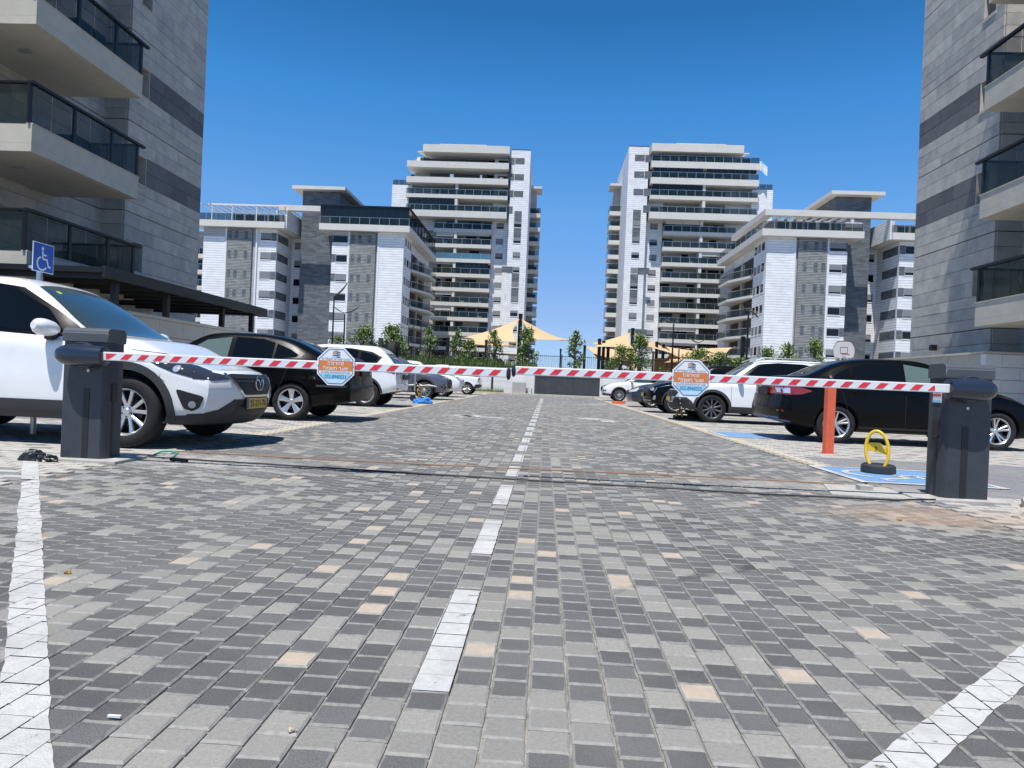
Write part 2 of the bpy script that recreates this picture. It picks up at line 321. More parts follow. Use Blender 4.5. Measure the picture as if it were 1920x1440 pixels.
# ================================================================ ground, paving, markings
MB().box(-900,900,-40,2500,-.6,-.05).obj('ground',M['ground'],kind='structure')
road=link('road',None,kind='structure')
MB().add([(-3.5,-3,-.010),(3.02,-3,-.010),(3.02,43.6,-.010),(-3.5,43.6,-.010)],[(0,1,2,3)]).obj('joint_bed',M['joint'],road,kind='structure')
P=.1005
def clip(poly,x0,x1,y0,y1):
    for ax,lim,sg in ((0,x0,1),(0,x1,-1),(1,y0,1),(1,y1,-1)):
        o=[]; n=len(poly)
        for i in range(n):
            a,b=poly[i],poly[(i+1)%n]; da,db=sg*(a[ax]-lim),sg*(b[ax]-lim)
            if da>=0: o.append(a)
            if (da>=0)!=(db>=0): t=da/(da-db); o.append((a[0]+t*(b[0]-a[0]),a[1]+t*(b[1]-a[1])))
        poly=o
        if not poly: return poly
    return poly
def inpoly(p,poly):
    c=False; n=len(poly); j=n-1
    for i in range(n):
        a,b=poly[i],poly[j]
        if (a[1]>p[1])!=(b[1]>p[1]) and p[0]<(b[0]-a[0])*(p[1]-a[1])/(b[1]-a[1])+a[0]: c=not c
        j=i
    return c
# markings as outlines on the ground
marks=[]   # (name, material, polygon(convex))
dash=[(-.312,-.212,1.755,2.63),(-.312,-.212,3.19,3.99),(-.312,-.208,4.50,5.36)]
y=5.86
for k in range(24):
    L=.72+.02*k; dash.append((-.30+.004*k,-.20+.008*k,y,y+L)); y+=L+.36+.022*k
    if y>36: break
for a,b,c,d in dash: marks.append(('centre_dash','w',[(a,c),(b,c),(b,d),(a,d)]))
marks.append(('edge_line','w',[(-.735,.9),(-.61,.9),(-4.09,5.45),(-4.215,5.45)]))
marks.append(('edge_line','w',[(.05,.9),(.175,.9),(2.99,3.52),(2.83,3.52)]))
def arrow(x,y,sx):
    sh=[(x-.9*sx,y-.05),(x+.1*sx,y-.05),(x+.1*sx,y+.07),(x-.9*sx,y+.07)]
    hd=[(x+.05*sx,y-.42),(x+.75*sx,y),(x+.05*sx,y+.42)]
    return sh,hd
for q in ((-1.45,14.9,1),(-.2,0,0)):
    if q[2]: 
        marks.append(('lane_arrow','w',[(-2.25,15.3),(-.85,15.0),(-.85,15.3),(-1.9,15.75)])); marks.append(('lane_arrow','w',[(-1.95,15.1),(-1.75,14.75),(-1.4,15.9),(-1.62,16.1)]))
marks.append(('lane_arrow','w',[(.65,16.9),(1.05,16.2),(1.75,16.4),(1.3,17.1)])); marks.append(('lane_arrow','w',[(1.3,15.5),(1.6,15.5),(1.62,16.5),(1.3,16.5)]))
marks.append(('lane_arrow','w',[(1.0,27.5),(1.15,27.5),(2.9,30.4),(2.65,30.4)]))
marks.append(('edge_line','w',[(.35,31.0),(2.9,31.0),(2.9,31.25),(.35,31.25)]))
rj=random.Random(5)
def ragged(poly,a):
    o=[]; n=len(poly)
    for i in range(n):
        p,q=poly[i],poly[(i+1)%n]; L=math.hypot(q[0]-p[0],q[1]-p[1]); k=max(1,int(L/.035)); nx,ny=(q[1]-p[1])/L,-(q[0]-p[0])/L; w=0
        for j in range(k): w=.72*w+rj.uniform(-a,a); o.append((p[0]+(q[0]-p[0])*j/k+nx*w,p[1]+(q[1]-p[1])*j/k+ny*w))
    return o
marks=[(n,c,ragged(p,.0030 if n=='edge_line' else .0022) if min(q[1] for q in p)<10 else p) for n,c,p in marks]
mpoly={i:[] for i in range(len(marks))}
def fld(z=0): return z
def stone(mb,x0,x1,y0,y1,z,mi,me,ch=.006):
    """top, bevelled rim and short sides of one paver"""
    vs=[(x0+ch,y0+ch,z),(x1-ch,y0+ch,z),(x1-ch,y1-ch,z),(x0+ch,y1-ch,z),(x0,y0,z-.005),(x1,y0,z-.005),(x1,y1,z-.005),(x0,y1,z-.005),(x0,y0,z-.012),(x1,y0,z-.012),(x1,y1,z-.012),(x0,y1,z-.012)]
    mb.add(vs,[(0,1,2,3)],mi); mb.add(vs,[(4,5,1,0),(5,6,2,1),(6,7,3,2),(7,4,0,3),(8,9,5,4),(9,10,6,5),(10,11,7,6),(11,8,4,7)],me)
def rough_stone(mb,x0,x1,y0,y1,z,mi,me,r,ch=.0055):
    cor=[(x0,y0),(x1,y0),(x1,y1),(x0,y1)]; o=[]
    for i in range(4):
        a,b=cor[i],cor[(i+1)%4]; nx,ny=(b[1]-a[1]),-(b[0]-a[0]); l=math.hypot(nx,ny)
        for t in (.018,.35,.66,.982):
            k=r.uniform(-.0009,.0006); o.append((a[0]+(b[0]-a[0])*t+nx/l*k,a[1]+(b[1]-a[1])*t+ny/l*k))
    cx,cy=(x0+x1)/2,(y0+y1)/2; h=(x1-x0)/2; n=len(o); V=[]
    for x,y in o: q=(ch+r.uniform(-.0015,.0015))/h; V.append((x+(cx-x)*q,y+(cy-y)*q,z))
    V+=[(x,y,z-.005) for x,y in o]+[(x,y,z-.013) for x,y in o]
    mb.add(V,[tuple(range(n))],mi); mb.add(V,[(n+i,n+(i+1)%n,(i+1)%n,i) for i in range(n)]+[(2*n+i,2*n+(i+1)%n,n+(i+1)%n,n+i) for i in range(n)],me)
rm=random.Random(11)
def shade():
    r=rm.random()
    return ('beige',6) if r<.025 else (('mid',3+rm.randrange(3)) if r<.335 else ('dark',rm.randrange(3)))
PM=M['pav_dark']+M['pav_mid']+[M['pav_beige'],M['pav_edge'],M['pav_edge_mid']]
single=[]; far=MB(); NEAR=0
proto=[]
for i in range(7):
    v_=[]
    for j in range(5): mb=MB(); g=.0022; rough_stone(mb,g,P-g,g,P-g,0,0,1,rm); v_.append(mb.mesh('paving_stone',[PM[i],PM[7 if i<3 else 8]],fix=False))
    proto.append(v_)
nx0=int(-3.5/P)-1; cells=[]
prev={}
for iy in range(10,300):
    for ix in range(nx0,int(3.02/P)+1):
        x0=ix*P-.0085; y0=iy*P+(P*.5 if ix%2 else 0)
        if x0<-3.5 or x0+P>3.04: continue
        # only what the frame can show, with a margin to the sides
        if abs(x0)>.80*y0+.55: continue
        s=shade()
        if s[0]!='beige' and rm.random()<.16 and prev.get((ix-1,iy),s)[0]!='beige': s=prev.get((ix-1,iy),s)
        prev[(ix,iy)]=s
        z=rm.uniform(-.0012,.0010)
        cells.append((x0,y0,z,s[1]))
for x0,y0,z,mi in cells:
    vis=abs(x0+.05+.048*y0)<.74*y0+.02 and y0>1.27
    jx,jy=rm.uniform(-.0008,.0008),rm.uniform(-.0008,.0008)
    if vis and NEAR<300:
        NEAR+=1; o=link('paving_stone',rm.choice(proto[mi]),road,(x0+jx,y0+jy,z)); o.rotation_euler=(rm.uniform(-.009,.009),rm.uniform(-.009,.009),rm.uniform(-.009,.009))
        zt=z
    elif y0<5.5: g=.0022; rough_stone(far,x0+g+jx,x0+P-g+jx,y0+g+jy,y0+P-g+jy,z,mi,7 if mi<3 else 8,rm)
    else: g=.0022; stone(far,x0+g+jx,x0+P-g+jx,y0+g+jy,y0+P-g+jy,z,mi,7 if mi<3 else 8)
    for k,(n,c,poly) in enumerate(marks):
        xs=[p[0] for p in poly]; ys=[p[1] for p in poly]
        if x0+P<min(xs) or x0>max(xs) or y0+P<min(ys) or y0>max(ys): continue
        q=clip(poly,x0+.0018,x0+P-.0018,y0+.0018,y0+P-.0018)
        if len(q)>2: mpoly[k].append((q,z+.0022))
me=far.mesh('paving_stones',PM,fix=False); link('paving_stones',me,road,kind='stuff')
# beyond the stones one can tell apart
MB().add([(-3.5,29.9,-.002),(3.02,29.9,-.002),(3.02,43.4,-.002),(-3.5,43.4,-.002)],[(0,1,2,3)]).obj('far_paving',M['pav_far'],road,kind='structure')
# side areas: parking bays in longer stones
def bay(name,xa,xb,y0,y1,seed):
    r=random.Random(seed); pl,pw=.201,.1005; mb=MB(); ny=int((y1-y0)/pw)
    for iy in range(ny):
        yy=y0+iy*pw
        for ix in range(int((xb-xa)/pl)+1):
            xx=xa+ix*pl+(pl/2 if iy%2 else 0)
            if xx+pl>xb+.1: continue
            if yy>1.5 and abs(xx+.048*yy)>.80*yy+1.2: continue
            if yy<4: continue
            band=any(abs(yy-q)<.17 for q in (9.45,14.6,20.2,25.3,30.4)) if xa<0 else any(abs(yy-q)<.14 for q in (8.9,15.4,20.6,25.8,31,36))
            edge=(xx>xb-.32 if xa<0 else xx<xa+.16)
            slate=(xa>0 and 5.95<yy<8.75)
            if edge and yy>6.6: mi=3
            elif band: mi=1
            elif slate: mi=1 if r.random()<.86 else 2
            elif yy>16: mi=0 if r.random()<.72 else 1
            else: mi=1 if (ix*2+iy)%7==0 or r.random()<.05 else 0
            if xa<0 and 5<yy<5.9 and xx>-4.6: mi=0
            if yy<14: stone(mb,xx+.003,xx+pl-.003,yy+.003,yy+pw-.003,r.uniform(-.001,.001),mi,2 if mi!=1 else 1)
            else: mb.add([(xx+.004,yy+.004,0),(xx+pl-.004,yy+.004,0),(xx+pl-.004,yy+pw-.004,0),(xx+.004,yy+pw-.004,0)],[(0,1,2,3)],mi)
    base=link(name,None,kind='structure')
    me=mb.mesh('paving_stones',[M['pav_light'],M['pav_lightdark'],M['pav_edge'],M['pav_band']],fix=False); link('paving_stones',me,base,kind='stuff')
    MB().add([(xa-30 if xa<0 else xa,y0-8,-.011),(xb if xa<0 else xb+30,y0-8,-.011),(xb if xa<0 else xb+30,y1,-.011),(xa-30 if xa<0 else xa,y1,-.011)],[(0,1,2,3)]).obj('joint_bed',M['joint'],base,kind='structure')
bay('parking_pavement',-11,-3.5,4.0,43.4,3); bay('parking_pavement',3.04,13.5,4.0,43.4,5)
# paint
for k,(n,c,poly) in enumerate(marks):
    mb=MB()
    for q,z in mpoly[k]: mb.add([(x,y,z) for x,y in q],[tuple(range(len(q)))])
    if poly[0][1]>29 or max(p[1] for p in poly)>30: mb.add([(x,y,.003) for x,y in poly],[tuple(range(len(poly)))])
    if mb.f:
        me=mb.mesh(n,M['white_paint'],fix=False); link(n,me,kind='structure')
# left edge line beyond the kerb line, on the longer stones
mb=MB().add([(-3.515,4.53,.004),(-3.385,4.53,.004),(-4.09,5.45,.004),(-4.215,5.45,.004)],[(0,1,2,3)]); link('edge_line',mb.mesh('edge_line',M['white_paint'],fix=False),kind='structure')
# disabled bay markings, right
def bayplate(x0,y0,w,d,z=.005):
    b=link('bay_marking',None,kind='structure')
    MB().add([(x0,y0,z),(x0+w,y0,z),(x0+w,y0+d,z),(x0,y0+d,z)],[(0,1,2,3)]).obj('blue_field',M['blue_paint'],b,kind='structure')
    t=.075; mb=MB()
    for a in ((x0,x0+w,y0,y0+t),(x0,x0+w,y0+d-t,y0+d),(x0,x0+t,y0+t,y0+d-t),(x0+w-t,x0+w,y0+t,y0+d-t)): mb.add([(a[0],a[2],z+.003),(a[1],a[2],z+.003),(a[1],a[3],z+.003),(a[0],a[3],z+.003)],[(0,1,2,3)])
    link('white_border',mb.mesh('white_border',M['white_paint'],fix=False),b,kind='structure')
    return b
def wheelchair(fn,z,m,name,parent,**kw):
    """international access symbol from flat strokes; fn maps unit square to place"""
    mb=MB()
    def stroke(pts,w):
        n=len(pts); L=[];Rr=[]
        for i,p in enumerate(pts):
            a=pts[max(i-1,0)]; b=pts[min(i+1,n-1)]; dx,dy=b[0]-a[0],b[1]-a[1]; l=math.hypot(dx,dy) or 1
            L.append((p[0]-dy/l*w/2,p[1]+dx/l*w/2)); Rr.append((p[0]+dy/l*w/2,p[1]-dx/l*w/2))
        for i in range(n-1): mb.add([fn(*q,z) for q in (L[i],L[i+1],Rr[i+1],Rr[i])],[(0,1,2,3)])
    mb.add([fn(.44+.065*math.cos(t),.88+.065*math.sin(t),z) for t in [k*math.pi/8 for k in range(16)]],[tuple(range(16))])
    stroke([(.44,.80),(.45,.47)],.075); stroke([(.45,.48),(.68,.48),(.78,.20),(.90,.22)],.075); stroke([(.45,.64),(.66,.64)],.06)
    stroke([(.42+.26*math.cos(t),.30+.25*math.sin(t)) for t in [rad(a) for a in range(105,331,15)]],.065)
    me=mb.mesh(name,m,fix=False); return link(name,me,parent,**kw)
b=bayplate(2.99,6.62,1.36,1.32); wheelchair(lambda u,v,z:(3.12+1.1*v,7.85-1.15*u,z),.0085,M['white_paint'],'wheelchair_symbol',b,kind='structure')
b=bayplate(3.2,12.3,1.5,1.4); b=None
# kerb at the end of the lot, strips of concrete round the cabinets
kb=link('kerb',None,kind='structure')
for i in range(28):
    x=-14+i*1.0; bx('kerb_stone',M['kerb'],kb,x+.004,x+.996,43.4,43.62,-.02,.12,bevel=.012)
for i,(x,m) in enumerate(((3.15,'orange_paint'),(3.75,'white_paint'),(4.35,'white_paint'))): bx('kerb_stone',M[m],kb,x,x+.57,32.2,32.4,-.02,.12,bevel=.015)
for x0,x1,y0,y1,n in ((-4.25,-3.52,5.62,6.2,'l'),(2.2,4.6,4.2,4.32,'r')): pass
slab=MB(); slab.prism([(-9,6.02),(-4.02,5.9),(-3.3,5.88),(-3.28,6.08),(-9,6.3)],-.01,.006); slab.obj('cable_trench',M['concrete'],kind='structure')
MB().prism([(2.35,5.72),(3.0,5.62),(3.05,6.3),(2.55,6.42)],-.01,.007).obj('concrete_patch',M['concrete'],kind='structure')
# raised garden behind the end wall
MB().box(-90,90,44.35,420,-.5,1.45).obj('raised_garden',M['ground'],kind='structure')
MB().box(-200,-14.6,-30,44,-.04,.01).obj('verge',M['ground'],kind='structure')
# ================================================================ near apartment blocks (stone slabs one by one)
COURSE=[0,.38,.77,1.14,1.63,2.12,2.60]
def near_block(label,s,XF,YC,YR,zf,H,bands,yn,balX,bal_y1,bal_z,win,seed,Y0):
    """s: -1 left of the lane, +1 right. facade faces the lane at X=s*XF, far corner at YC"""
    r=random.Random(seed); root=thing('apartment_building',label,'building',(s*XF,YC,0))
    Xl=lambda d: s*d            # distance behind the facade -> local x (into the building is outward)
    def T(y): return y-YC
    fh=H
    # solid core behind the slabs
    zb,zt=.0,zf+fh*4.4
    bx('wall',M['stone_back'],root,Xl(.05),Xl(16),T(YR)+.0,T(yn[0]),zb,zt); bx('wall',M['stone_back'],root,Xl(.05),Xl(16),T(yn[1]),-.05,zb,zt)
    e_=[zb]+[q for ab in sorted(win) for q in ab]+[zt]
    for q in range(0,len(e_),2): bx('wall',M['stone_back'],root,Xl(.05),Xl(.6),T(yn[0]),T(yn[1]),e_[q],e_[q+1])
    bx('wall',M['stone_back'],root,Xl(.6),Xl(16),T(yn[0]),T(yn[1]),zb,zt)
    bx('wall',M['stone_back'],root,Xl(.87),Xl(16),T(Y0),T(YR)+.02,zb,zt)
    n_ind=[0]; stuff=MB(); MS=M['stone']+M['stone_dark']
    pm={}
    def slab(u0,u1,z0,z1,mi,plane,off,vis):
        g=.006; t=.045-r.uniform(0,.006)
        # plane 'a': facade facing the lane, u = y ; plane 'b': return wall facing the camera, u = depth behind facade
        if plane=='a': b=(Xl(off+.045-t),Xl(off+.05)); args=(b[0],b[1],T(u0)+.0025,T(u1)-.0025,z0+g+.002,z1-g)
        else: args=(Xl(u0)+s*g,Xl(u1)-s*g,T(off)-t,T(off)+.005,z0+g,z1-g)
        if vis and n_ind[0]<300:
            n_ind[0]+=1; ib('stone_slab',MS[mi],root,*args)
        else:
            a=list(args)
            stuff.box(*a,mi)
    jobs=[]
    f=-1
    while zf+fh*f<1.2: f+=1
    for fl in range(-2,5):
        base=zf+fh*fl
        for k in range(7):
            z0=base+COURSE[k]*fh/3.08+(.022 if k==0 else 0); z1=base+(COURSE[k+1] if k<6 else 3.08)*fh/3.08
            if z1<.3 or z0>zt: continue
            zc=(z0+z1)/2
            y=YR; edge=[]
            while y<YC-.05:
                w=r.choice((.9,1.15,1.4,1.7)); y1=min(y+w,YC)
                if YC-y1<.35: y1=YC
                edge.append((y,y1)); y=y1
            dark=any(a<=zc<=b for a,b in bands)
            hole=any(a<=zc<=b for a,b in win)
            out=[]
            for a,b in edge:
                if hole:
                    w0,w1=yn
                    if b<=w0 or a>=w1: out.append((a,b))
                    else:
                        if a<w0-.08: out.append((a,w0))
                        if b>w1+.08: out.append((w1,b))
                else: out.append((a,b))
            for a,b in out:
                mi=(4+r.randrange(3)) if dark and a>=yn[1]-.1 else r.choice((0,0,1,2,3,1))
                jobs.append((a,b,z0,z1,mi,'a',0,True))
            # return wall
            jobs.append((.05,.84,z0,z1,r.choice((0,1,3)),'b',YR,True))
            # recessed wall behind the balconies
            y=Y0
            while y<YR:
                w=r.choice((.8,1.0,1.3)); y1=min(y+w,YR)
                jobs.append((y,y1,z0,z1,r.choice((0,1,3)),'a',.82,False)); y=y1
    for j in sorted(jobs,key=lambda q:(not q[7],q[2]>13,abs(q[2]-7))): slab(*j)
    link('stone_slabs',stuff.mesh('stone_slabs',MS,fix=True),root,kind='stuff')
    # windows in the reveal
    for a,b in win:
        w=bx('window',M['glass_dark'],root,Xl(.48),Xl(.51),T(yn[0]),T(yn[1]),a,b)
        bx('window_frame',M['black_metal'],w,Xl(.45),Xl(.48),T(yn[1])-.1,T(yn[1]),a,b)
        bx('reveal',M['render_dark'],w,Xl(-.004),Xl(.48),T(yn[1])-.03,T(yn[1])+.0,a,b); bx('reveal',M['render_dark'],w,Xl(-.004),Xl(.48),T(yn[0]),T(yn[0])+.03,a,b)
        bx('sill',M['render'],w,-Xl(.03),Xl(.48),T(yn[0]),T(yn[1]),a-.05,a); bx('lintel',M['render_dark'],w,Xl(-.002),Xl(.48),T(yn[0]),T(yn[1]),b-.04,b)
    # balconies
    for k,z0 in enumerate(bal_z):
        x0=Xl(-(XF-balX)); x1=Xl(.80); ya,yb=T(Y0+ (4.2 if s<0 else 1.0)),T(bal_y1)
        b=bx('balcony',M['render'],root,x0,x1,ya,yb,z0,z0+.20)
        t=s*.13
        for a in ((x0,x0+t,ya,yb),(x0+t,x1,yb-.13,yb),(x0+t,x1,ya,ya+.13)): ib('parapet',M['render'],b,a[0],a[1],a[2],a[3],z0+.203,z0+.66)
        # narrow coping
        ib('coping',M['render'],b,x0-s*.02,x0+t+s*.02,ya,yb+.02,z0+.663,z0+.69)
        # drip groove line under the edge
        ib('drip_edge',M['render_dark'],b,x0+s*.10,x0+s*.13,ya+.1,yb-.1,z0-.012,z0-.001)
        zt_=z0+1.64
        for px_,py_ in [(x0+s*.05,ya+(yb-ya)*q) for q in (.0,.36,.72,1.0)]:
            ib('rail_post',M['black_metal'],b,px_,px_+s*.06,py_-.05,py_+.05,z0+.69,zt_)
        ib('top_rail',M['black_metal'],b,x0-s*.01,x0+s*.10,ya-.03,yb+.30,zt_,zt_+.07)
        ib('top_rail',M['black_metal'],b,x0+s*.10,x1,yb-.02,yb+.06,zt_-.01,zt_+.04)
        for q in range(6):
            ya_=ya+(yb-ya)*(q/6)+.02; yb_=ya+(yb-ya)*((q+1)/6)-.02
            ib('glass_panel',M['glass_rail_near'],b,x0+s*.06,x0+s*.072,ya_,yb_,z0+.70,zt_)
        ib('top_rail',M['black_metal'],b,x0+s*.10,x1,ya-.03,ya+.05,zt_,zt_+.055)
        for q in range(2):
            xa=x0+s*(.1+q*1.1); ib('glass_panel',M['glass_rail_near'],b,xa,xa+s*1.06,ya+.05,ya+.06,z0+.70,zt_); ib('glass_panel',M['glass_rail_near'],b,xa,xa+s*1.06,yb-.06,yb-.05,z0+.70,zt_)
        # dark balcony door and a shutter in the wall behind
        ib('balcony_door',M['glass_dark'],b,Xl(.76),Xl(.775),T(Y0)+.8,T(Y0)+4.6,z0+.2,z0+2.45); ib('door_frame',M['black_metal'],b,Xl(.74),Xl(.76),T(Y0)+4.6,T(Y0)+4.7,z0+.2,z0+2.5)
        # chairs and a box stored behind the glass
        if k<3:
            ib('storage_box',M['black_plastic'],b,x0+s*.4,x0+s*1.1,yb-2.3,yb-1.2,z0+.2,z0+1.05+.1*k)
            ib('ceiling_lamp',M['alu'],b,(x0+x1)/2-.16,(x0+x1)/2+.16,ya+1.3,ya+1.45,z0-.05,z0)
    return root
near_block('near left apartment block clad in grey stone slabs with white balconies, all in shade',-1,14.5,27.95,22.91,6.07,3.08,[(7.2,8.2),(10.25,11.3)],(23.4,24.05),12.65,20.6,[2.80,5.88,8.96,12.04,15.12],[(4.05,5.15),(7.2,8.2),(10.28,11.3),(13.35,14.4)],3,12.0)
near_block('near right apartment block clad in grey stone slabs, partly sunlit, balconies at frame edge',1,13.78,27.05,22.3,6.13,3.02,[(7.25,8.25),(10.2,11.25)],(22.70,23.35),12.1,20.3,[2.93,5.98,9.05,12.1,15.1],[(4.15,5.25),(7.2,8.27),(10.2,11.23),(13.2,14.25)],5,11.0)

# ================================================================ mid-distance blocks
def mid_block(label,s,Xc,Yc,seed,dark_pent):
    r=random.Random(seed); root=thing('apartment_building',label,'building',(Xc,Yc,0)); Z0=1.4
    X=lambda u:s*u
    def w(name,m,u0,u1,v0,v1,z0,z1,par=None,**k): return ib(name,M[m],par or root,X(u0),X(u1),v0,v1,z0,z1,**k)
    # bodies
    w('wall','white_stone',0,3.95,0,6.3,Z0,23.9); w('wall','white_stone',.6,3.9,6.3,27,Z0,23.8); w('wall','white_stone',3.95,9,.6,27,Z0,23.7)
    w('corner_pier','frame_white',3.95,4.25,-.05,.6,Z0,23.8); w('corner_pier','grey_stone_far',4.25,4.55,.25,.6,Z0,23.8)
    w('ribbed_wall','ribbed',4.55,8.75,-.12,.6,Z0,23.8); w('corner_pier','frame_white',8.75,9.0,-.05,.6,Z0,23.8)
    w('wall','white_stone',9.0,11.65,.0,8,Z0,22.2); w('wall','grey_stone_far',9.0,11.65,.0,8,22.2,23.8)
    w('stair_tower','slate_far',11.9 if s<0 else 11.3,18.2 if s<0 else 16.6,4,12,Z0,31.2)
    a=18.2 if s<0 else 16.6
    w('wall','white_stone',a,a+2.6,7,14,Z0,23.8)
    b0=a+2.6
    w('wall','white_stone',b0,b0+3.1,.2,8,Z0,23.8); w('wall','white_stone',b0+3.1,b0+12,.6,27,Z0,23.7)
    w('corner_pier','frame_white',b0+3.1,b0+3.35,-.05,.6,Z0,23.8); w('wall','grey_stone_far',b0+3.35,b0+3.9,.2,.6,Z0,23.8)
    w('ribbed_wall','ribbed',b0+3.95,b0+8.1,-.12,.6,Z0,23.8); w('corner_pier','frame_white',b0+8.1,b0+8.4,-.05,.6,Z0,23.8)
    w('wall','white_stone',b0+8.4,b0+12,.0,.6,Z0,22.4); w('wall','grey_stone_far',b0+8.4,b0+12,.0,.6,22.4,23.8)
    # shaded slits in the ribbed walls, floor by floor
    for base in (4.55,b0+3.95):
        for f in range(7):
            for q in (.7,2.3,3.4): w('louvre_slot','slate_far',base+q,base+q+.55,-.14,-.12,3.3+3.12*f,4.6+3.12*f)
    # windows: bay fronts, recess, inner side face
    for f in range(7):
        z=22.05-3.12*f
        if z<2: break
        op=r.random()
        def win(u0,u1,v,z0,z1,m=None,side=None):
            m=m or r.choice(('shutter','shutter','glass_dark'))
            fr=w('window','frame_white',u0-.08,u1+.08,v-.06,v+.05,z0-.14,z0-.03); 
            w('pane','glass_dark',u0,u1,v-.035,v-.01,z0,z1,fr)
            h=r.uniform(.55,1) if m=='shutter' else .12
            w('shutter','shutter',u0,u1,v-.05,v-.037,z0+(z1-z0)*(1-h),z1,fr); return fr
        win(9.15,10.9 if f else 11.4,0,z,z+1.15); w('slate_panel','slate_far',10.95,11.65,-.03,0,z-.05,z+1.2)
        win(b0+.9,b0+2.6,.2,z,z+1.15); w('slate_panel','slate_far',b0+.02,b0+.85,.16,.2,z-.05,z+1.2)
        win(a+.5,a+2.1,7,z-.1,z+1.05)
        # slate band on the return face of the bay
        w('slate_panel','slate_far',b0-.03,b0,.6,5.2,z-.05,z+1.2)
        # inner side face: three slim windows
        for q in (1.0,2.9,4.7):
            fr=w('window','frame_white',-.05,.0,q-.06,q+1.26,z-.1,z); w('pane','glass_dark' if r.random()<.4 else 'shutter',-.035,.02,q,q+1.2,z,z+1.25,fr)
    # inner side balconies
    for f in range(8):
        z=22.2-3.12*f
        if z<1.5: break
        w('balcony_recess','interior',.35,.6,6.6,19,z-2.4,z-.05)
        w('wall','grey_stone_far',-.01,.6,19,27,z-3.0,z+.12)
        if f==0: continue
        sb=link('balcony',MB().prism([(X(0.6),6.4),(X(-.2),6.4),(X(-2.3),12.5),(X(-2.3),18.6),(X(.6),19)],z-.35,z+.05).mesh('balcony',M['slab']),root)
        fr=MB(); pts=[(X(-.2),6.4),(X(-2.3),12.5),(X(-2.3),18.6),(X(.0),19)]
        for i in range(3):
            a_,b_=pts[i],pts[i+1]; fr.add([(a_[0],a_[1],z+.05),(b_[0],b_[1],z+.05),(b_[0],b_[1],z+1.15),(a_[0],a_[1],z+1.15)],[(0,1,2,3)])
        link('glass_railing',fr.mesh('glass_railing',M['glass_rail']),sb)
        fr=MB(); fr.tube([(x,y,z+1.17) for x,y in pts],.035,4)
        for x,y in pts: fr.box(x-.03,x+.03,y-.03,y+.03,z+.05,z+1.15)
        link('handrail',fr.mesh('handrail',M['alu']),sb)
        w('pillar','grey_stone_far',-.02,.35,12.2,13.4,z+.05,z+2.75,sb)
    # crown: deep white parapet slabs with terraces
    def terrace(u0,u1,v0,v1,name='terrace'):
        t=w(name,'slab',u0,u1,v0,v1,23.85,24.85)
        gl=MB(); gl.box(X(u0+.12),X(u1-.12),v0+.1,v0+.13,24.85,25.95); gl.box(X(u0+.1),X(u0+.13),v0+.13,v1,24.85,25.95); link('glass_railing',gl.mesh('glass_railing',M['glass_rail']),t)
        hr=MB(); hr.box(X(u0+.08),X(u1-.08),v0+.09,v0+.14,25.95,26.0)
        n=int((u1-u0)/1.6)
        for i in range(n+1): x=u0+.12+(u1-u0-.24)*i/n; hr.box(X(x)-.03,X(x)+.03,v0+.09,v0+.14,24.85,25.95)
        for i in range(1,9): y=v0+(v1-v0)*i/9; hr.box(X(u0+.1)-.03,X(u0+.1)+.03,y-.03,y+.03,24.85,25.95)
        link('handrail',hr.mesh('handrail',M['alu']),t); return t
    t1=terrace(-1.0,13.6,-.9,26); t2=terrace(a+1.0,b0+13,-.9,26)
    # top storey walls
    pw_=w('penthouse','interior_wall',2.0,10.5,3.2,24,24.85,27.2); 
    for q in range(4): w('terrace_door','glass_dark',2.5+2*q,4.1+2*q,3.1,3.2,24.9,27.0,pw_)
    pw2_=w('penthouse','interior_wall',a+3,b0+8,3.2,24,24.85,26.9)
    for q in range(4): w('terrace_door','glass_dark',a+3.6+2*q,a+5.2+2*q,3.1,3.2,24.9,26.7,pw2_)
    w('inner_parapet','white_stone',a+.8,a+1.05,-.5,7,23.9,26.9)
    if dark_pent:
        gp=MB(); gp.box(X(-.75),X(13.4),-.75,-.70,26.0,27.65); gp.box(X(-.75),X(-.70),-.70,25,26.0,27.65); gb=link('glazed_terrace',gp.mesh('glazed_terrace',M['glass_dark']),t1)
        fr=MB(); fr.box(X(-.9),X(13.6),-.9,25.5,27.65,27.85)
        for i in range(12): x=-.75+14.1*i/11; fr.box(X(x)-.05,X(x)+.05,-.78,-.74,25.9,27.65)
        for i in range(10): y=-.7+25.7*i/9; fr.box(X(-.78)-.03,X(-.78)+.03,y-.05,y+.05,25.9,27.65)
        link('terrace_roof',fr.mesh('terrace_roof',M['black_metal']),t1)
        w('roof_beam','slab',13.7,20.5,-.2,.8,26.9,27.75)
        for u in (a+1.0,a+2.4): w('roof_post','slab',u,u+.3,-.2,.1,25.6,26.9)
        # open pergola on the outer wing
        pg_=MB()
        for i in range(12): x=a+1.2+13.5*i/11; pg_.box(X(x),X(x+.18),-.8,8,27.3,27.5)
        pg_.box(X(a+1),X(b0+10.5),-.9,-.75,27.25,27.5); pg_.box(X(a+1),X(b0+10.5),7.8,8,27.25,27.5)
        for u in (b0+3,b0+7,b0+10.3): pg_.box(X(u),X(u+.12),-.85,-.75,24.85,27.3)
        link('roof_pergola',pg_.mesh('roof_pergola',M['soffit']),t2)
    else:
        fr=MB(); fr.box(X(-.6),X(24),-.6,.2,26.9,27.8); fr.box(X(-.6),X(.2),.2,18,26.9,27.8); fr.box(X(.2),X(12),8,8.6,26.9,27.6)
        for i in range(9): x=.6+11*i/8; fr.box(X(x),X(x+.45),.2,8,27.2,27.45)
        for u in (11.8,21.2,a+1.0): fr.box(X(u),X(u+.4),-.5,0,24.85,26.9)
        link('roof_pergola',fr.mesh('roof_pergola',M['slab']),t1)
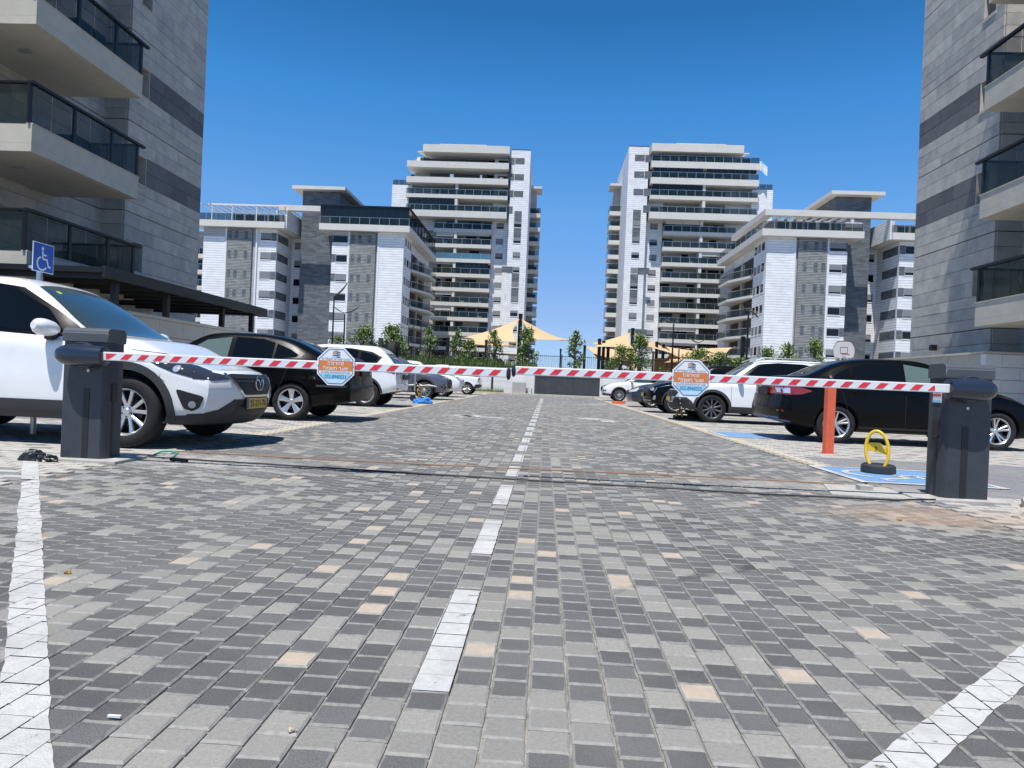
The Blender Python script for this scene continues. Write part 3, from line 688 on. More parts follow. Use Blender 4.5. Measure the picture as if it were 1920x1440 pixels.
        w('roof_panel','slab',11.0,13.4,-.55,-.4,25.0,26.2)
    # flared cap on the stair tower
    c0=11.9 if s<0 else 11.3; c1=18.2 if s<0 else 16.6
    w('stair_tower','slate_far',c0+.02,c1-.02,12.0,18.5,26,31.2)
    w('tower_roof','slab',c0-1.2,c1+1.4,2.7,19.5,31.2,31.75)
    return root
mid_block('pale mid-height apartment block with black glazed roof terrace, left of the left tall tower',-1,-23.5,110,21,True)
mid_block('pale mid-height apartment block with white slatted roof frame, right of the right tall tower',1,31.8,104,22,False)

# ================================================================ tall towers
def tower(label,s,Xc,Yc,seed,blues):
    r=random.Random(seed); root=thing('apartment_tower',label,'tower',(Xc,Yc,0)); Z0=1.4
    X=lambda u:s*u
    def w(name,m,u0,u1,v0,v1,z0,z1,par=None,**k): return ib(name,M[m],par or root,X(u0),X(u1),v0,v1,z0,z1,**k)
    w('wall','white_stone',0,3.9,0,22,Z0,48.0)
    w('wall','white_stone',3.9,7.4,2.0,22,Z0,47.0); w('wall','interior_wall',7.4,24.2,3.2,22,Z0,46.6); w('wall','white_stone',24.2,28.2,.3,20,Z0,40.3)
    w('wall','white_stone',19.6,24.2,2.2,3.2,31.6,40.2)
    zs=[4.4,7.5,10.55,13.6,16.6,19.6,22.5,25.5,28.5,31.6]   # tops of narrow slabs
    def balcony(zt_,th,u0,u1,v0,wide,k):
        b=w('balcony','slab',u0,u1,v0,3.2,zt_-th,zt_)
        bare=(s<0 and k>=12)
        gm='glass_blue' if k in blues and not wide else ('glass_rail')
        if not bare: g=MB(); g.box(X(u0+.08),X(u1-.08),v0+.06,v0+.09,zt_,zt_+1.08); link('glass_railing',g.mesh('glass_railing',M[gm]),b)
        g=MB(); g.box(X(u0+.05),X(u1-.05),v0+.05,v0+.11,zt_+1.08,zt_+1.14); n=int((u1-u0)/1.7)
        for i in range(n+1): x=u0+.08+(u1-u0-.16)*i/n; g.box(X(x)-.035,X(x)+.035,v0+.05,v0+.1,zt_,zt_+1.08)
        for i in range(1,3): y=v0+1.2*i; g.box(X(u0+.06)-.03,X(u0+.06)+.03,y-.03,y+.03,zt_,zt_+1.1)
        if not bare: link('handrail',g.mesh('handrail',M['alu']),b)
        mid=(u0+u1)/2
        if not wide or k<12: w('party_wall','slab',14.4,14.95,v0+.12,3.2,zt_,zt_+2.4,b)
        # living room doors and blinds: no two flats alike
        for h0,h1 in ((u0+.4,14.3),(15.0,u1-.5)):
            x=h0
            while x<h1-1.2:
                d=r.uniform(1.4,2.6); x1=min(x+d,h1)
                if r.random()<.55: w('balcony_door','glass_dark',x,x1,3.12,3.2,zt_+.02,zt_+2.25,b)
                if r.random()<.25: w('curtain','shutter_beige',x,x+(x1-x)*.4,3.08,3.12,zt_+.02,zt_+2.2,b)
                x=x1+r.uniform(.2,.8)
            q=r.random()
            if q<.30 and not wide:
                dz=r.uniform(.55,1.15); n=2 if h1-h0>5 else 1
                for i in range(n):
                    a0=h0+(h1-h0)*i/n; w('blind','shutter_beige',a0+.04,a0+(h1-h0)/n-.04,v0+.22,v0+.26,zt_+2.55-dz-.15,zt_+2.45,b)
            elif q<.42:
                for i in range(7): a0=h0+(h1-h0)*i/7; w('glazing','glass_dark',a0+.03,a0+(h1-h0)/7-.05,v0+.2,v0+.23,zt_+1.15,zt_+2.45,b)
            if r.random()<.75:
                for i in range(r.randrange(1,4)):
                    x=r.uniform(h0+.3,h1-.9); w('garden_furniture',r.choice(('frame_white','interior','alu','shutter_beige')),x,x+r.uniform(.35,.9),v0+.7,v0+1.3,zt_+.02,zt_+r.uniform(.5,.95),b)
        return b
    for k,z in enumerate(zs): balcony(z,.74,7.3,19.2 if s<0 else 21.4,-.2,False,k)
    tops=[(35.0,1.3,4.3,24.9),(38.3,.75,4.3,25.0),(41.7,1.2,4.3,25.0),(44.9,1.25,4.3,25.0)]
    for k,(z,th,u0,u1) in enumerate(tops): balcony(z,th,u0,u1,-1.3 if k!=1 else -1.1,True,10+k)
    for k in range(4):
        z=(35,38.3,41.7,44.9)[k]; w('flat_wall','slate_far',9,21,3.0,3.12,z+.1,z+2.1); 
        w('window','glass_dark',4.6,6.6,1.92,2.0,z+.4,z+1.5); w('slate_panel','slate_far',3.2,4.6,-.04,2.0,z+.1,z+1.5)
    # roof slab with slatted end
    rf=w('roof','slab',4.2,21.8,-1.6,12,46.7,48.2); w('roof_parapet','slab',9,18.5,-.8,10,48.2,48.6,rf)
    for i in range(5): w('roof_slat','slab',20.0+.0*i,23.0-.25*i,-.9+.75*i,-.55+.75*i,46.75,47.0,rf)
    tr=MB(); tr.box(X(24.4),X(28.1),.4,.44,40.3,41.4); link('roof_railing',tr.mesh('roof_railing',M['glass_rail']),root)
    tr=MB(); tr.box(X(24.4),X(28.1),.38,.46,41.4,41.46)
    for i in range(4): x=24.4+3.7*i/3; tr.box(X(x)-.03,X(x)+.03,.38,.46,40.3,41.4)
    link('handrail',tr.mesh('handrail',M['alu']),root)
    # windows and slate columns on the white face
    def win(u0,u1,v,z0,z1,sh=None):
        fr=w('window','frame_white',u0-.06,u1+.06,v-.07,v+.0,z0-.16,z0-.02); w('pane','glass_dark',u0,u1,v-.04,v,z0,z1,fr)
        h=r.uniform(.4,1) if sh is None else sh; w('shutter','shutter',u0,u1,v-.055,v-.041,z0+(z1-z0)*(1-h),z1,fr)
    for k,z in enumerate([5.0,8.1,11.1,14.2,17.1,20.1,23.1,26.1,29.1,32.3]):
        win(5.0,6.5,2.0,z,z+1.15)
        if k not in (2,6): 
            win(1.3,2.8,0,z,z+1.15)
        else:
            win(1.3,2.6,0,z,z+1.1); w('slate_panel','slate_far',2.65,4.9,-.05,.0,z-.1,z+1.15)
    for z0,z1 in ((29.9,32.3),(33.4,35.6),(18.3,20.0),(21.2,23.0)): w('slate_column','slate_far',1.3,2.8,-.03,0,z0,z1)
    for z in (38.5,41.9,45.2): w('slate_panel','slate_far',1.2,3.1,-.04,0,z,z+1.2)
    # side balconies towards the gap
    for k,z in enumerate([4,7.2,10.3,13.4,16.5,19.6,22.7,25.8,28.9,32.0,35.1,38.2]):
        b=w('side_balcony','slab',-2.3,0,12,17,z-.9,z); g=MB(); g.box(X(-2.25),X(-.0),12.05,12.08,z,z+1.15); g.box(X(-2.25),X(-2.22),12.08,17,z,z+1.15); link('glass_railing',g.mesh('glass_railing',M['glass_rail']),b)
        g=MB(); g.box(X(-2.3),X(0),12,12.07,z+1.15,z+1.22); g.box(X(-2.3),X(-2.2),12.07,17,z+1.15,z+1.22); link('handrail',g.mesh('handrail',M['alu']),b)
        if r.random()<.5: w('planter','interior',-1.9,-.3,12.3,12.8,z,z+r.uniform(.6,1.0),b)
    w('side_roof','slab',-2.4,0,11.8,17,43.6,44.1); w('side_wall','interior_wall',-1.2,0,14,22,Z0,43.6)
    w('roof_edge','black_metal',-.03,3.95,-.03,.1,48.0,48.12)
    return root
tower('tall pale balcony tower left of the gap of blue sky',-1,-4.9,141,31,(7,))
tower('tall pale balcony tower right of the gap of blue sky, flag at its top right',1,14.5,137,34,())
# slice of another balcony block seen past the near left building
rt=thing('apartment_building','narrow slice of a balcony block seen between the near left building and the pale block','building',(-63,131,0))
bx('wall',M['interior_wall'],rt,-9,1.2,2.2,12,1.4,28); bx('wall',M['slate_far'],rt,-9,1.2,.8,2.2,24.4,27.5)
for k in range(8):
    z=23.0-3.08*k
    if z<2: break
    b=ib('balcony',M['slab'],rt,-9,1.2,0,2.2,z-.8,z); ib('glass_railing',M['glass_rail'],b,0,1,.03,.05,1.0,2.3) if 0 else None
    g=MB().box(-9,1.2,.02,.05,z,z+1.1).obj('glass_railing',M['glass_rail'],rt); h=MB().box(-9,1.2,0,.07,z+1.1,z+1.17)
    for q in range(8): h.box(-9+1.4*q,-8.94+1.4*q,0,.06,z,z+1.1)
    h.obj('handrail',M['alu'],rt); ib('balcony_door',M['glass_dark'],rt,-6,.9,2.1,2.2,z,z+2.2)
# flag on the right tower
fl=thing('flag','white flag with pale blue stripes on the right tower roof terrace','flag',(39.2,135.9,43.4))
mb=MB(); n=10; vs=[]
for i in range(n+1):
    for j in range(5): t=i/n; vs.append((.1+1.7*t,-.15*math.sin(t*7),1.9-.9*t*t+ -j*.45+.1*math.sin(t*5)))
for i in range(n):
    for j in range(4): mb.add([vs[i*5+j],vs[i*5+j+1],vs[(i+1)*5+j+1],vs[(i+1)*5+j]],[(0,1,2,3)],1 if j in (0,3) else 0)
mb.obj('cloth',[M['frame_white'],M['sign_blue2']],fl,smooth=True); MB().tube([(0,0,-1.5),(.25,0,2.2)],.04,6).obj('pole',M['alu'],fl)
# ================================================================ cars
def interp(pts,x):
    if x<=pts[0][0]: return pts[0][1]
    for i in range(len(pts)-1):
        a,b=pts[i],pts[i+1]
        if x<=b[0]:
            t=(x-a[0])/(b[0]-a[0]); 
            m0=(pts[i+1][1]-pts[i-1][1])/(pts[i+1][0]-pts[i-1][0]) if i>0 else (b[1]-a[1])/(b[0]-a[0])
            m1=(pts[i+2][1]-a[1])/(pts[i+2][0]-a[0]) if i+2<len(pts) else (b[1]-a[1])/(b[0]-a[0])
            s=(b[1]-a[1])/(b[0]-a[0])
            # keep it monotone so that corners do not overshoot
            if s==0: m0=m1=0
            else: m0=max(min(m0/s,3),0)*s; m1=max(min(m1/s,3),0)*s
            h=b[0]-a[0]; t2,t3=t*t,t*t*t
            return (2*t3-3*t2+1)*a[1]+(t3-2*t2+t)*h*m0+(-2*t3+3*t2)*b[1]+(t3-t2)*h*m1
    return pts[-1][1]
def catmull(P_,n=3):
    o=[]
    for i in range(len(P_)-1):
        p0=P_[max(i-1,0)]; p1=P_[i]; p2=P_[i+1]; p3=P_[min(i+2,len(P_)-1)]
        for k in range(n):
            t=k/n; o.append(tuple(.5*((2*p1[a])+(-p0[a]+p2[a])*t+(2*p0[a]-5*p1[a]+4*p2[a]-p3[a])*t*t+(-p0[a]+3*p1[a]-3*p2[a]+p3[a])*t**3) for a in (0,1)))
    o.append(P_[-1]); return o
class Car:
    def __init__(s,name,label,cat,spec,loc,rz,group=None):
        s.S=spec; s.root=thing(name,label,cat,loc,rz,group); s.paint=spec['paint']; s.build()
    def build(s):
        S=s.S; wb=S['wb']; fx=wb/2; xf=fx+S['fo']; xr=-fx-S['ro']; hw=S['w']/2; s.fx=fx
        nose=S['nose']; tail=S['tail']   # (z, x) silhouettes
        n=96; rings=[]
        for i in range(n+1):
            x=xr+(xf-xr)*i/n
            zt=interp(S['top'],x); zs=min(interp(S['belt'],x),zt-.02); zb=interp(S['sill'],x)
            w=hw
            u=max(0,(x-fx)/S['fo']); v=max(0,(-fx-x)/S['ro'])
            w*=1-.055*u-.10*u**4; w*=1-.03*v-.085*v**4
            q=min(1,max(0,(zt-zs-.05)/.42)); q=q*q*(3-2*q)
            wsb=w*(.93-.015*q); wr=w*(.80*(1-q)+S.get('roofw',.685)*q)
            ze=zs+(zt-zs)*(.55*(1-q)+.86*q)
            h=zs-zb
            sec=[(0,zb),(w*.80,zb),(w*.945,zb+.03),(w*.985,zb+.12),(w*(.998),zb+.30*h),(w*1.0,zb+.52*h),(w*.992,zb+.72*h),(w*.988,zs-.09),(w*.965,zs-.018),(wsb,zs+.012*q+.004)]
            sec+=[((wsb*.62+wr*.38),zs+(ze-zs)*.42),((wsb*.24+wr*.76),zs+(ze-zs)*.80),(wr,ze),(wr*.86,zt-(zt-ze)*.34),(wr*.5,zt-(zt-ze)*.08),(0,zt)]
            pts=catmull(sec,3)
            ring=[]
            for y,z in pts:
                xx=x
                if u>0: xx=fx+u*(interp(nose,z)-S.get('fb',.13)-fx)
                if v>0: xx=-fx-v*(-fx-interp(tail,z)-S.get('rb',.07))
                ring.append((xx,max(y,0),z))
            rings.append(ring)
        def cap(r,sgn,bulge):
            out=[]
            for t in (.93,.8,.6,.35,0):
                out.append([(p[0]+sgn*bulge*(1-t*t)*(1 if p[2]<interp(S['top'],xf if sgn>0 else xr)-.0 else 1),p[1]*t,p[2]) for p in r])
            return out
        rr=list(reversed(cap(rings[0],-1,S.get('rb',.07))))+rings+cap(rings[-1],1,S.get('fb',.13))
        m=len(rr[0]); V=[]; F=[]
        for r in rr:
            for p in r: V.append(p)
            for p in reversed(r[1:-1]): V.append((p[0],-p[1],p[2]))
        L=2*m-2
        for i in range(len(rr)-1):
            for j in range(L):
                F.append((i*L+j,i*L+(j+1)%L,(i+1)*L+(j+1)%L,(i+1)*L+j))
        me=bpy.data.meshes.new('body'); me.from_pydata(V,[],F)
        b=bmesh.new(); b.from_mesh(me); bmesh.ops.remove_doubles(b,verts=b.verts,dist=.0008); bmesh.ops.dissolve_degenerate(b,edges=b.edges,dist=.0005)
        bmesh.ops.recalc_face_normals(b,faces=b.faces); b.to_mesh(me); s.bvh=BVHTree.FromBMesh(b); b.free()
        me.materials.append(s.paint); me.materials.append(M['black_plastic'])
        body=link('body',me,s.root); s.body=body
        R_=S['tyre']; AR=R_+S.get('gap',.045)
        cut=MB()
        for ax in (fx,-fx):
            for sd in (1,-1):
                y0,y1=sd*(hw-.34),sd*(hw+.3)
                k=[(AR,min(y0,y1)),(AR,max(y0,y1))]
                c=MB(); nn=40
                for r,h in k:
                    for j in range(nn): t=2*math.pi*j/nn; c.v.append((ax+r*math.cos(t),h,R_+.0+r*math.sin(t)))
                for j in range(nn): c.f.append((j,(j+1)%nn,nn+(j+1)%nn,nn+j)); c.m.append(0)
                c.f+= [tuple(range(nn)),tuple(range(2*nn-1,nn-1,-1))]; c.m+=[0,0]
                cut.add(c.v,c.f)
        cm=cut.mesh('cut',M['black_plastic']); cu=link('cut',cm)
        cu.parent=s.root; bpy.context.view_layer.update()
        mo=body.modifiers.new('w','BOOLEAN'); mo.operation='DIFFERENCE'; mo.object=cu; mo.solver='EXACT'; mo.material_mode='TRANSFER'
        bpy.context.view_layer.update()
        nm=bpy.data.meshes.new_from_object(body.evaluated_get(bpy.context.evaluated_depsgraph_get()))
        body.modifiers.clear(); body.data=nm; nm.name='body'; bpy.data.objects.remove(cu)
        for p in nm.polygons:
            if p.center.z<interp(S['sill'],p.center.x)+.03 or (S.get('darkz') and p.center.z<S['darkz'] and abs(p.center.x)>fx): p.material_index=1
        nm.polygons.foreach_set('use_smooth',[True]*len(nm.polygons)); nm.set_sharp_from_angle(angle=rad(34))
        s.wheels()
    def wheels(s):
        S=s.S; R_=S['tyre']; rr=S['rim']; tw=S.get('tw',.215); key=S['wheel']+str(R_)+str(rr)
        if key not in UNIT:
            h=tw/2
            t=MB().lathe([(rr-.01,-h*.80),(rr+.004,-h*.92),(rr+.03,-h),(R_-.06,-h*1.04),(R_-.022,-h*.93),(R_-.006,-h*.78),(R_,-h*.4),(R_,h*.4),(R_-.006,h*.78),(R_-.022,h*.93),(R_-.06,h*1.04),(rr+.03,h),(rr-.01,h*.8)],48,'y').mesh('tyre',M['rubber'],smooth=True)
            d=MB().lathe([(.001,-.02),(rr*.62,-.02),(rr*.62,.03),(rr-.02,.05),(rr-.005,-h*.7),(rr-.005,h*.7),(rr-.03,h*.75),(.001,h*.75)],32,'y').mesh('wheel',M['black_plastic'],smooth=True)
            r=MB(); al=0
            r.lathe([(rr-.022,-h*.55),(rr-.014,-h*.80),(rr-.002,-h*.90),(rr+.008,-h*.88),(rr+.006,-h*.6),(rr-.012,-h*.45)],48,'y')
            r.lathe([(.001,-h*.62),(.030,-h*.62),(.036,-h*.56),(.062,-h*.5),(.070,-h*.25),(.05,0)],24,'y')
            def spoke(a0,a1,w0,w1,mi=0,r0=.045,dep=.03):
                # from hub at angle a0 to rim at angle a1
                p0=Vector((r0*math.cos(a0),0,r0*math.sin(a0))); p1=Vector(((rr-.008)*math.cos(a1),0,(rr-.008)*math.sin(a1)))
                d_=(p1-p0).normalized(); nr=Vector((-d_.z,0,d_.x)); vs=[]
                for t_,w_,yy in ((0,w0,-h*.50),(.5,(w0+w1)/2*.92,-h*.60),(1,w1,-h*.80)):
                    c=p0+(p1-p0)*t_
                    vs+=[c-nr*w_/2+Vector((0,yy+.006,0)),c-nr*w_*.32+Vector((0,yy,0)),c+nr*w_*.32+Vector((0,yy,0)),c+nr*w_/2+Vector((0,yy+.006,0)),c+nr*w_/2+Vector((0,yy+dep,0)),c-nr*w_/2+Vector((0,yy+dep,0))]
                fs=[]
                for k in range(2):
                    for j in range(6): fs.append((k*6+j,k*6+(j+1)%6,(k+1)*6+(j+1)%6,(k+1)*6+j))
                fs+=[(0,1,2,3,4,5),(17,16,15,14,13,12)]; r.add(vs,fs,mi)
            st=S['wheel']; T=2*math.pi
            if st=='ten':      # five splayed pairs
                for k in range(5):
                    a=T*k/5+T/4
                    spoke(a-.12,a-.30,.034,.040); spoke(a+.12,a+.30,.034,.040)
            elif st=='five':
                for k in range(5): a=T*k/5+T/4; spoke(a,a,.055,.115)
            elif st=='twin':
                for k in range(5):
                    a=T*k/5+T/4; spoke(a-.12,a-.17,.03,.034); spoke(a+.12,a+.17,.03,.034); spoke(a+.5,a+.42,.014,.012,1)
            elif st=='multi':
                for k in range(10): a=T*k/10+T/4; spoke(a-.05,a-.16,.018,.016); spoke(a+.05,a+.10,.018,.014)
            else:
                for k in range(10): a=T*k/10+T/4; spoke(a,a,.03,.05,0)
            for k in range(5):
                a=T*k/5+T/4+T/10; r.lathe([(.001,-h*.56),(.008,-h*.56),(.009,-h*.4)],8,'y',c=(.05*math.cos(a),0,.05*math.sin(a)),mi=2)
            am=M[S.get('rimmat','alloy')]
            UNIT[key]=(t,d,r.mesh('rim',[am,M['alloy_dark'],M['black_plastic']],smooth=True))
        t,d,r=UNIT[key]
        for ax in (s.fx,-s.fx):
            for sd in (-1,1):
                y=sd*(S['w']/2-.028-tw/2)
                w=link('wheel',d,s.root,(ax,y,R_),(0,0,0 if sd<0 else math.pi))
                link('tyre',t,w); link('rim',r,w)
    # -- pieces laid onto the bodywork
    def ray(s,frame,a,b):
        k=frame[0]
        if k=='y': o=Vector((a,frame[1]*4,b)); d=Vector((0,-frame[1],0))
        elif k=='x': o=Vector((frame[1]*6,a,b)); d=Vector((-frame[1],0,0))
        elif k=='z': o=Vector((a,b,5)); d=Vector((0,0,-1))
        else:        # oblique: heading angle phi of the outward direction
            ph=frame[1]; out=Vector((math.cos(ph),math.sin(ph),0)); t=Vector((-math.sin(ph),math.cos(ph),0)); o=out*7+t*a+Vector((0,0,b)); d=-out
        h=s.bvh.ray_cast(o,d)
        if h[0] is None:
            q=s.bvh.find_nearest(o+d*(o.length-1.0)); return q[0],q[1]
        n=h[1]
        if n.dot(d)>0: n=-n
        return h[0],n
    def panel(s,name,poly,frame,m,off=.004,res=.055,parent=None,bend=0,**kw):
        B=[]
        n=len(poly)
        for i in range(n):
            a,b=poly[i],poly[(i+1)%n]; L=math.hypot(b[0]-a[0],b[1]-a[1]); k=max(1,int(L/res))
            for j in range(k): B.append((a[0]+(b[0]-a[0])*j/k,a[1]+(b[1]-a[1])*j/k))
        nb=len(B); I=[]
        xs=[p[0] for p in poly]; ys=[p[1] for p in poly]; x=min(xs)+res/2; r=0
        while x<max(xs):
            y=min(ys)+res/2+(res/2 if r%2 else 0); r+=1
            while y<max(ys):
                if inpoly((x,y),poly) and min(abs(x-p[0])+abs(y-p[1]) for p in B)>res*.45: I.append((x,y))
                y+=res
            x+=res*.87
        vs=[Vector(p) for p in B+I]; es=[(i,(i+1)%nb) for i in range(nb)]
        ov,oe,of,*_=delaunay_2d_cdt(vs,es,[],1,1e-5)
        V=[];Nn=[]
        for v in ov:
            p,nn=s.ray(frame,v[0],v[1]); V.append(p+nn*off); Nn.append(nn)
        k=len(V); F=[tuple(f) for f in of]
        # rim of the piece goes down into the body
        cnt={}
        for f in F:
            for i in range(len(f)):
                e=(f[i],f[(i+1)%len(f)]); cnt[tuple(sorted(e))]=cnt.get(tuple(sorted(e)),0)+1
        bnd=[]
        for f in F:
            for i in range(len(f)):
                e=(f[i],f[(i+1)%len(f)])
                if cnt[tuple(sorted(e))]==1: bnd.append(e)
        low={}
        for e in bnd:
            for i in e:
                if i not in low: low[i]=len(V); V.append(V[i]-Nn[i]*(off*1.6+.002))
        for a,b in bnd: F.append((b,a,low[a],low[b]))
        me=bpy.data.meshes.new(name); me.from_pydata(V,[],F); me.materials.append(m)
        bb=bmesh.new(); bb.from_mesh(me); bmesh.ops.recalc_face_normals(bb,faces=bb.faces); bb.to_mesh(me); bb.free()
        # outward check
        c=Vector(); 
        o=link(name,me,parent or s.root,**kw)
        if me.polygons:
            q=me.polygons[0]
            if q.normal.dot(Nn[me.loops[q.loop_start].vertex_index] if me.loops[q.loop_start].vertex_index<len(Nn) else q.normal)<0: me.flip_normals()
        me.polygons.foreach_set('use_smooth',[True]*len(me.polygons)); me.set_sharp_from_angle(angle=rad(40)); return o
    def strip(s,name,pts,frame,m,w=.007,off=.002,**kw):
        L=[];Rr=[]
        for i,p in enumerate(pts):
            a=pts[max(i-1,0)]; b=pts[min(i+1,len(pts)-1)]; dx,dy=b[0]-a[0],b[1]-a[1]; l=math.hypot(dx,dy) or 1
            L.append((p[0]-dy/l*w/2,p[1]+dx/l*w/2)); Rr.append((p[0]+dy/l*w/2,p[1]-dx/l*w/2))
        return s.panel(name,L+Rr[::-1],frame,m,off=off,res=.09,**kw)
    def both(s,name,poly,m,off=.004,sides=(-1,1),**kw):
        return [s.panel(name,poly,('y',sd),m,off,**kw) for sd in sides]
    def arches(s,m,wid=.07,lo=.24,off=.011):
        R_=s.S['tyre']; AR=R_+s.S.get('gap',.045)
        for ax in (s.fx,-s.fx):
            for sd in (-1,1):
                a0=math.asin(max(-1,(lo-R_)/AR)); A=[a0+(math.pi-2*a0)*k/22 for k in range(23)]
                inn=[(ax+(AR+.002)*math.cos(t),R_+(AR+.002)*math.sin(t)) for t in A]; out=[(ax+(AR+wid)*math.cos(t),max(lo,R_+(AR+wid)*math.sin(t))) for t in A]
                s.panel('arch_trim',inn+out[::-1],('y',sd),m,off)
    def door_lines(s,xs,zb,zt,sd=(-1,1)):
        for side in sd:
            for x in xs: s.strip('door_gap',[(x[0],zb),(x[0]+x[1]*.5,(zb+zt)/2),(x[0]+x[1],zt)],('y',side),M['black_plastic'])
    def handle(s,x,z,m=None,sd=(-1,1)):
        for side in sd:
            p,n=s.ray(('y',side),x,z); mb=MB(); L=.10
            mb.tube([p+Vector((-L,0,0)),p+Vector((-L+.02,side*.028,.003)),p+Vector((L-.02,side*.028,.003)),p+Vector((L,0,0))],[.010,.013,.013,.010],8)
            mb.obj('door_handle',m or s.paint,s.root,smooth=True)
    def mirror(s,x,z,m=None,sd=(-1,1),k=1):
        for side in sd:
            p,n=s.ray(('y',side),x,z-.03); y=p.y+side*.14*k
            mb=MB(); N_=14; rows=[]
            for i in range(9):
                t=i/8; yy=-side*.115+side*.25*t; sc=(.40,.80,.95,1,1,.96,.88,.70,.35)[i]
                rows.append([(x+(.055*math.cos(a) if math.cos(a)<0 else .085*math.cos(a))*sc*k, y+yy*k, z+(.060+.02*t)*math.sin(a)*sc*k+.02*t) for a in [2*math.pi*j/N_ for j in range(N_)]])
            vs=[q for r in rows for q in r]; fs=[(i*N_+j,i*N_+(j+1)%N_,(i+1)*N_+(j+1)%N_,(i+1)*N_+j) for i in range(8) for j in range(N_)]
            fs+=[tuple(range(N_)),tuple(range(8*N_,9*N_))]; mb.add(vs,fs)
            o=mb.obj('wing_mirror',m or s.paint,s.root,smooth=True)
            q=MB(); q.tube([p-Vector((0,side*.03,.03)),Vector((x,y-side*.03,z-.06*k))],[.045,.035],8); q.obj('mirror_foot',M['black_plastic'],o,smooth=True)
    def plate(s,front,z,y=0,txt='',w=.50,h=.11):
        sg=1 if front else -1
        p,n=s.ray(('x',sg),y,z); x=p.x+sg*.022
        fr=MB().box(x-.012,x,y-w/2-.012,y+w/2+.012,z-h/2-.012,z+h/2+.012).obj('plate_holder',M['black_plastic'],s.root)
        o=MB().box(x,x+sg*.004,y-w/2,y+w/2,z-h/2,z+h/2).obj('number_plate',M['plate'],s.root)
        bx('country_strip',M['road_blue'],o,x+sg*.004,x+sg*.0055,y-w/2 if front else y+w/2-.04,y-w/2+.04 if front else y+w/2,z-h/2+.005,z+h/2-.005)
        if txt:
            me=text_fit(txt,w*.80,h*.66,M['black_plastic'],bold=.01); link('lettering',me,o,(x+sg*.0062,y+.02,z),(rad(90),0,rad(90)*sg))
def ngon(cx,cz,rx,rz,n=16,a0=0): return [(cx+rx*math.cos(a0+2*math.pi*i/n),cz+rz*math.sin(a0+2*math.pi*i/n)) for i in range(n)]
def roundp(poly,k=.25,n=3):
    """soften the corners of an outline"""
    o=[]; N_=len(poly)
    for i in range(N_):
        a,b,c=poly[i-1],poly[i],poly[(i+1)%N_]
        p=(b[0]+(a[0]-b[0])*k,b[1]+(a[1]-b[1])*k); q=(b[0]+(c[0]-b[0])*k,b[1]+(c[1]-b[1])*k)
        for j in range(n+1): t=j/n; o.append(((1-t)**2*p[0]+2*t*(1-t)*b[0]+t*t*q[0],(1-t)**2*p[1]+2*t*(1-t)*b[1]+t*t*q[1]))
    return o
# ---- shared proportions
def suv(pt,wb=2.68,w=1.84,h=1.66,fo=.92,ro=.88,tyre=.35,rim=.235,wheel='multi',**k):
    fx=wb/2; xf=fx+fo; xr=-fx-ro
    d=dict(paint=pt,wb=wb,w=w,fo=fo,ro=ro,tyre=tyre,rim=rim,wheel=wheel,
      top=[(xr,1.06),(xr+.08,1.22),(xr+.20,1.42),(xr+.34,h-.07),(xr+.9,h-.01),(-.5,h),(-.05,h-.012),(.18,h-.06),(.55,h-.28),(.98,1.10),(1.35,1.045),(1.8,.985),(xf-.12,.90),(xf,.80)],
      belt=[(xr,1.03),(-fx,1.06),(-.2,1.03),(.8,1.01),(1.0,1.005),(1.5,.95),(xf-.15,.84),(xf,.76)],
      sill=[(xr,.42),(-fx-.3,.30),(-.9,.25),(.9,.25),(fx+.4,.26),(xf,.30)],
      nose=[(.2,xf-.14),(.35,xf-.06),(.5,xf-.02),(.62,xf),(.75,xf-.02),(.85,xf-.06),(.95,xf-.12),(1.1,xf-.2)],
      tail=[(.3,xr+.13),(.45,xr+.02),(.6,xr),(.75,xr+.02),(.9,xr+.03),(1.1,xr+.06),(1.3,xr+.14),(1.6,xr+.4)])
    d.update(k); return d
def sedan(pt,wb=2.6,w=1.76,h=1.47,fo=.90,ro=1.04,tyre=.318,rim=.215,wheel='twin',**k):
    fx=wb/2; xf=fx+fo; xr=-fx-ro
    d=dict(paint=pt,wb=wb,w=w,fo=fo,ro=ro,tyre=tyre,rim=rim,wheel=wheel,gap=.04,
      top=[(xr,.98),(xr+.08,1.075),(xr+.42,1.10),(xr+.55,1.115),(-1.05,1.36),(-.72,h-.035),(-.25,h),(.1,h-.01),(.35,h-.06),(1.12,1.00),(1.4,.955),(1.85,.87),(xf-.10,.77),(xf,.70)],
      belt=[(xr,.94),(-fx,.99),(-.3,.955),(.9,.925),(1.2,.905),(1.7,.83),(xf-.12,.72),(xf,.66)],
      sill=[(xr,.36),(-fx-.35,.24),(-.8,.20),(.8,.20),(fx+.4,.20),(xf,.24)],
      nose=[(.15,xf-.12),(.3,xf-.04),(.45,xf),(.6,xf-.02),(.72,xf-.08),(.85,xf-.15),(1.0,xf-.2)],
      tail=[(.25,xr+.12),(.4,xr+.01),(.55,xr),(.7,xr+.03),(.9,xr+.06),(1.1,xr+.09)],roofw=.66)
    d.update(k); return d
WS=lambda c,y1=.62,y0=.50,x1=.99,x0=.2: c.panel('windscreen',[(x1-.17,-y1),(x1-.03,-y1*.72),(x1,-y1*.3),(x1,y1*.3),(x1-.03,y1*.72),(x1-.17,y1),(x0+.04,y0),(x0-.0,y0*.4),(x0-.0,-y0*.4),(x0+.04,-y0)],('z',),M['wind_glass'],.004)

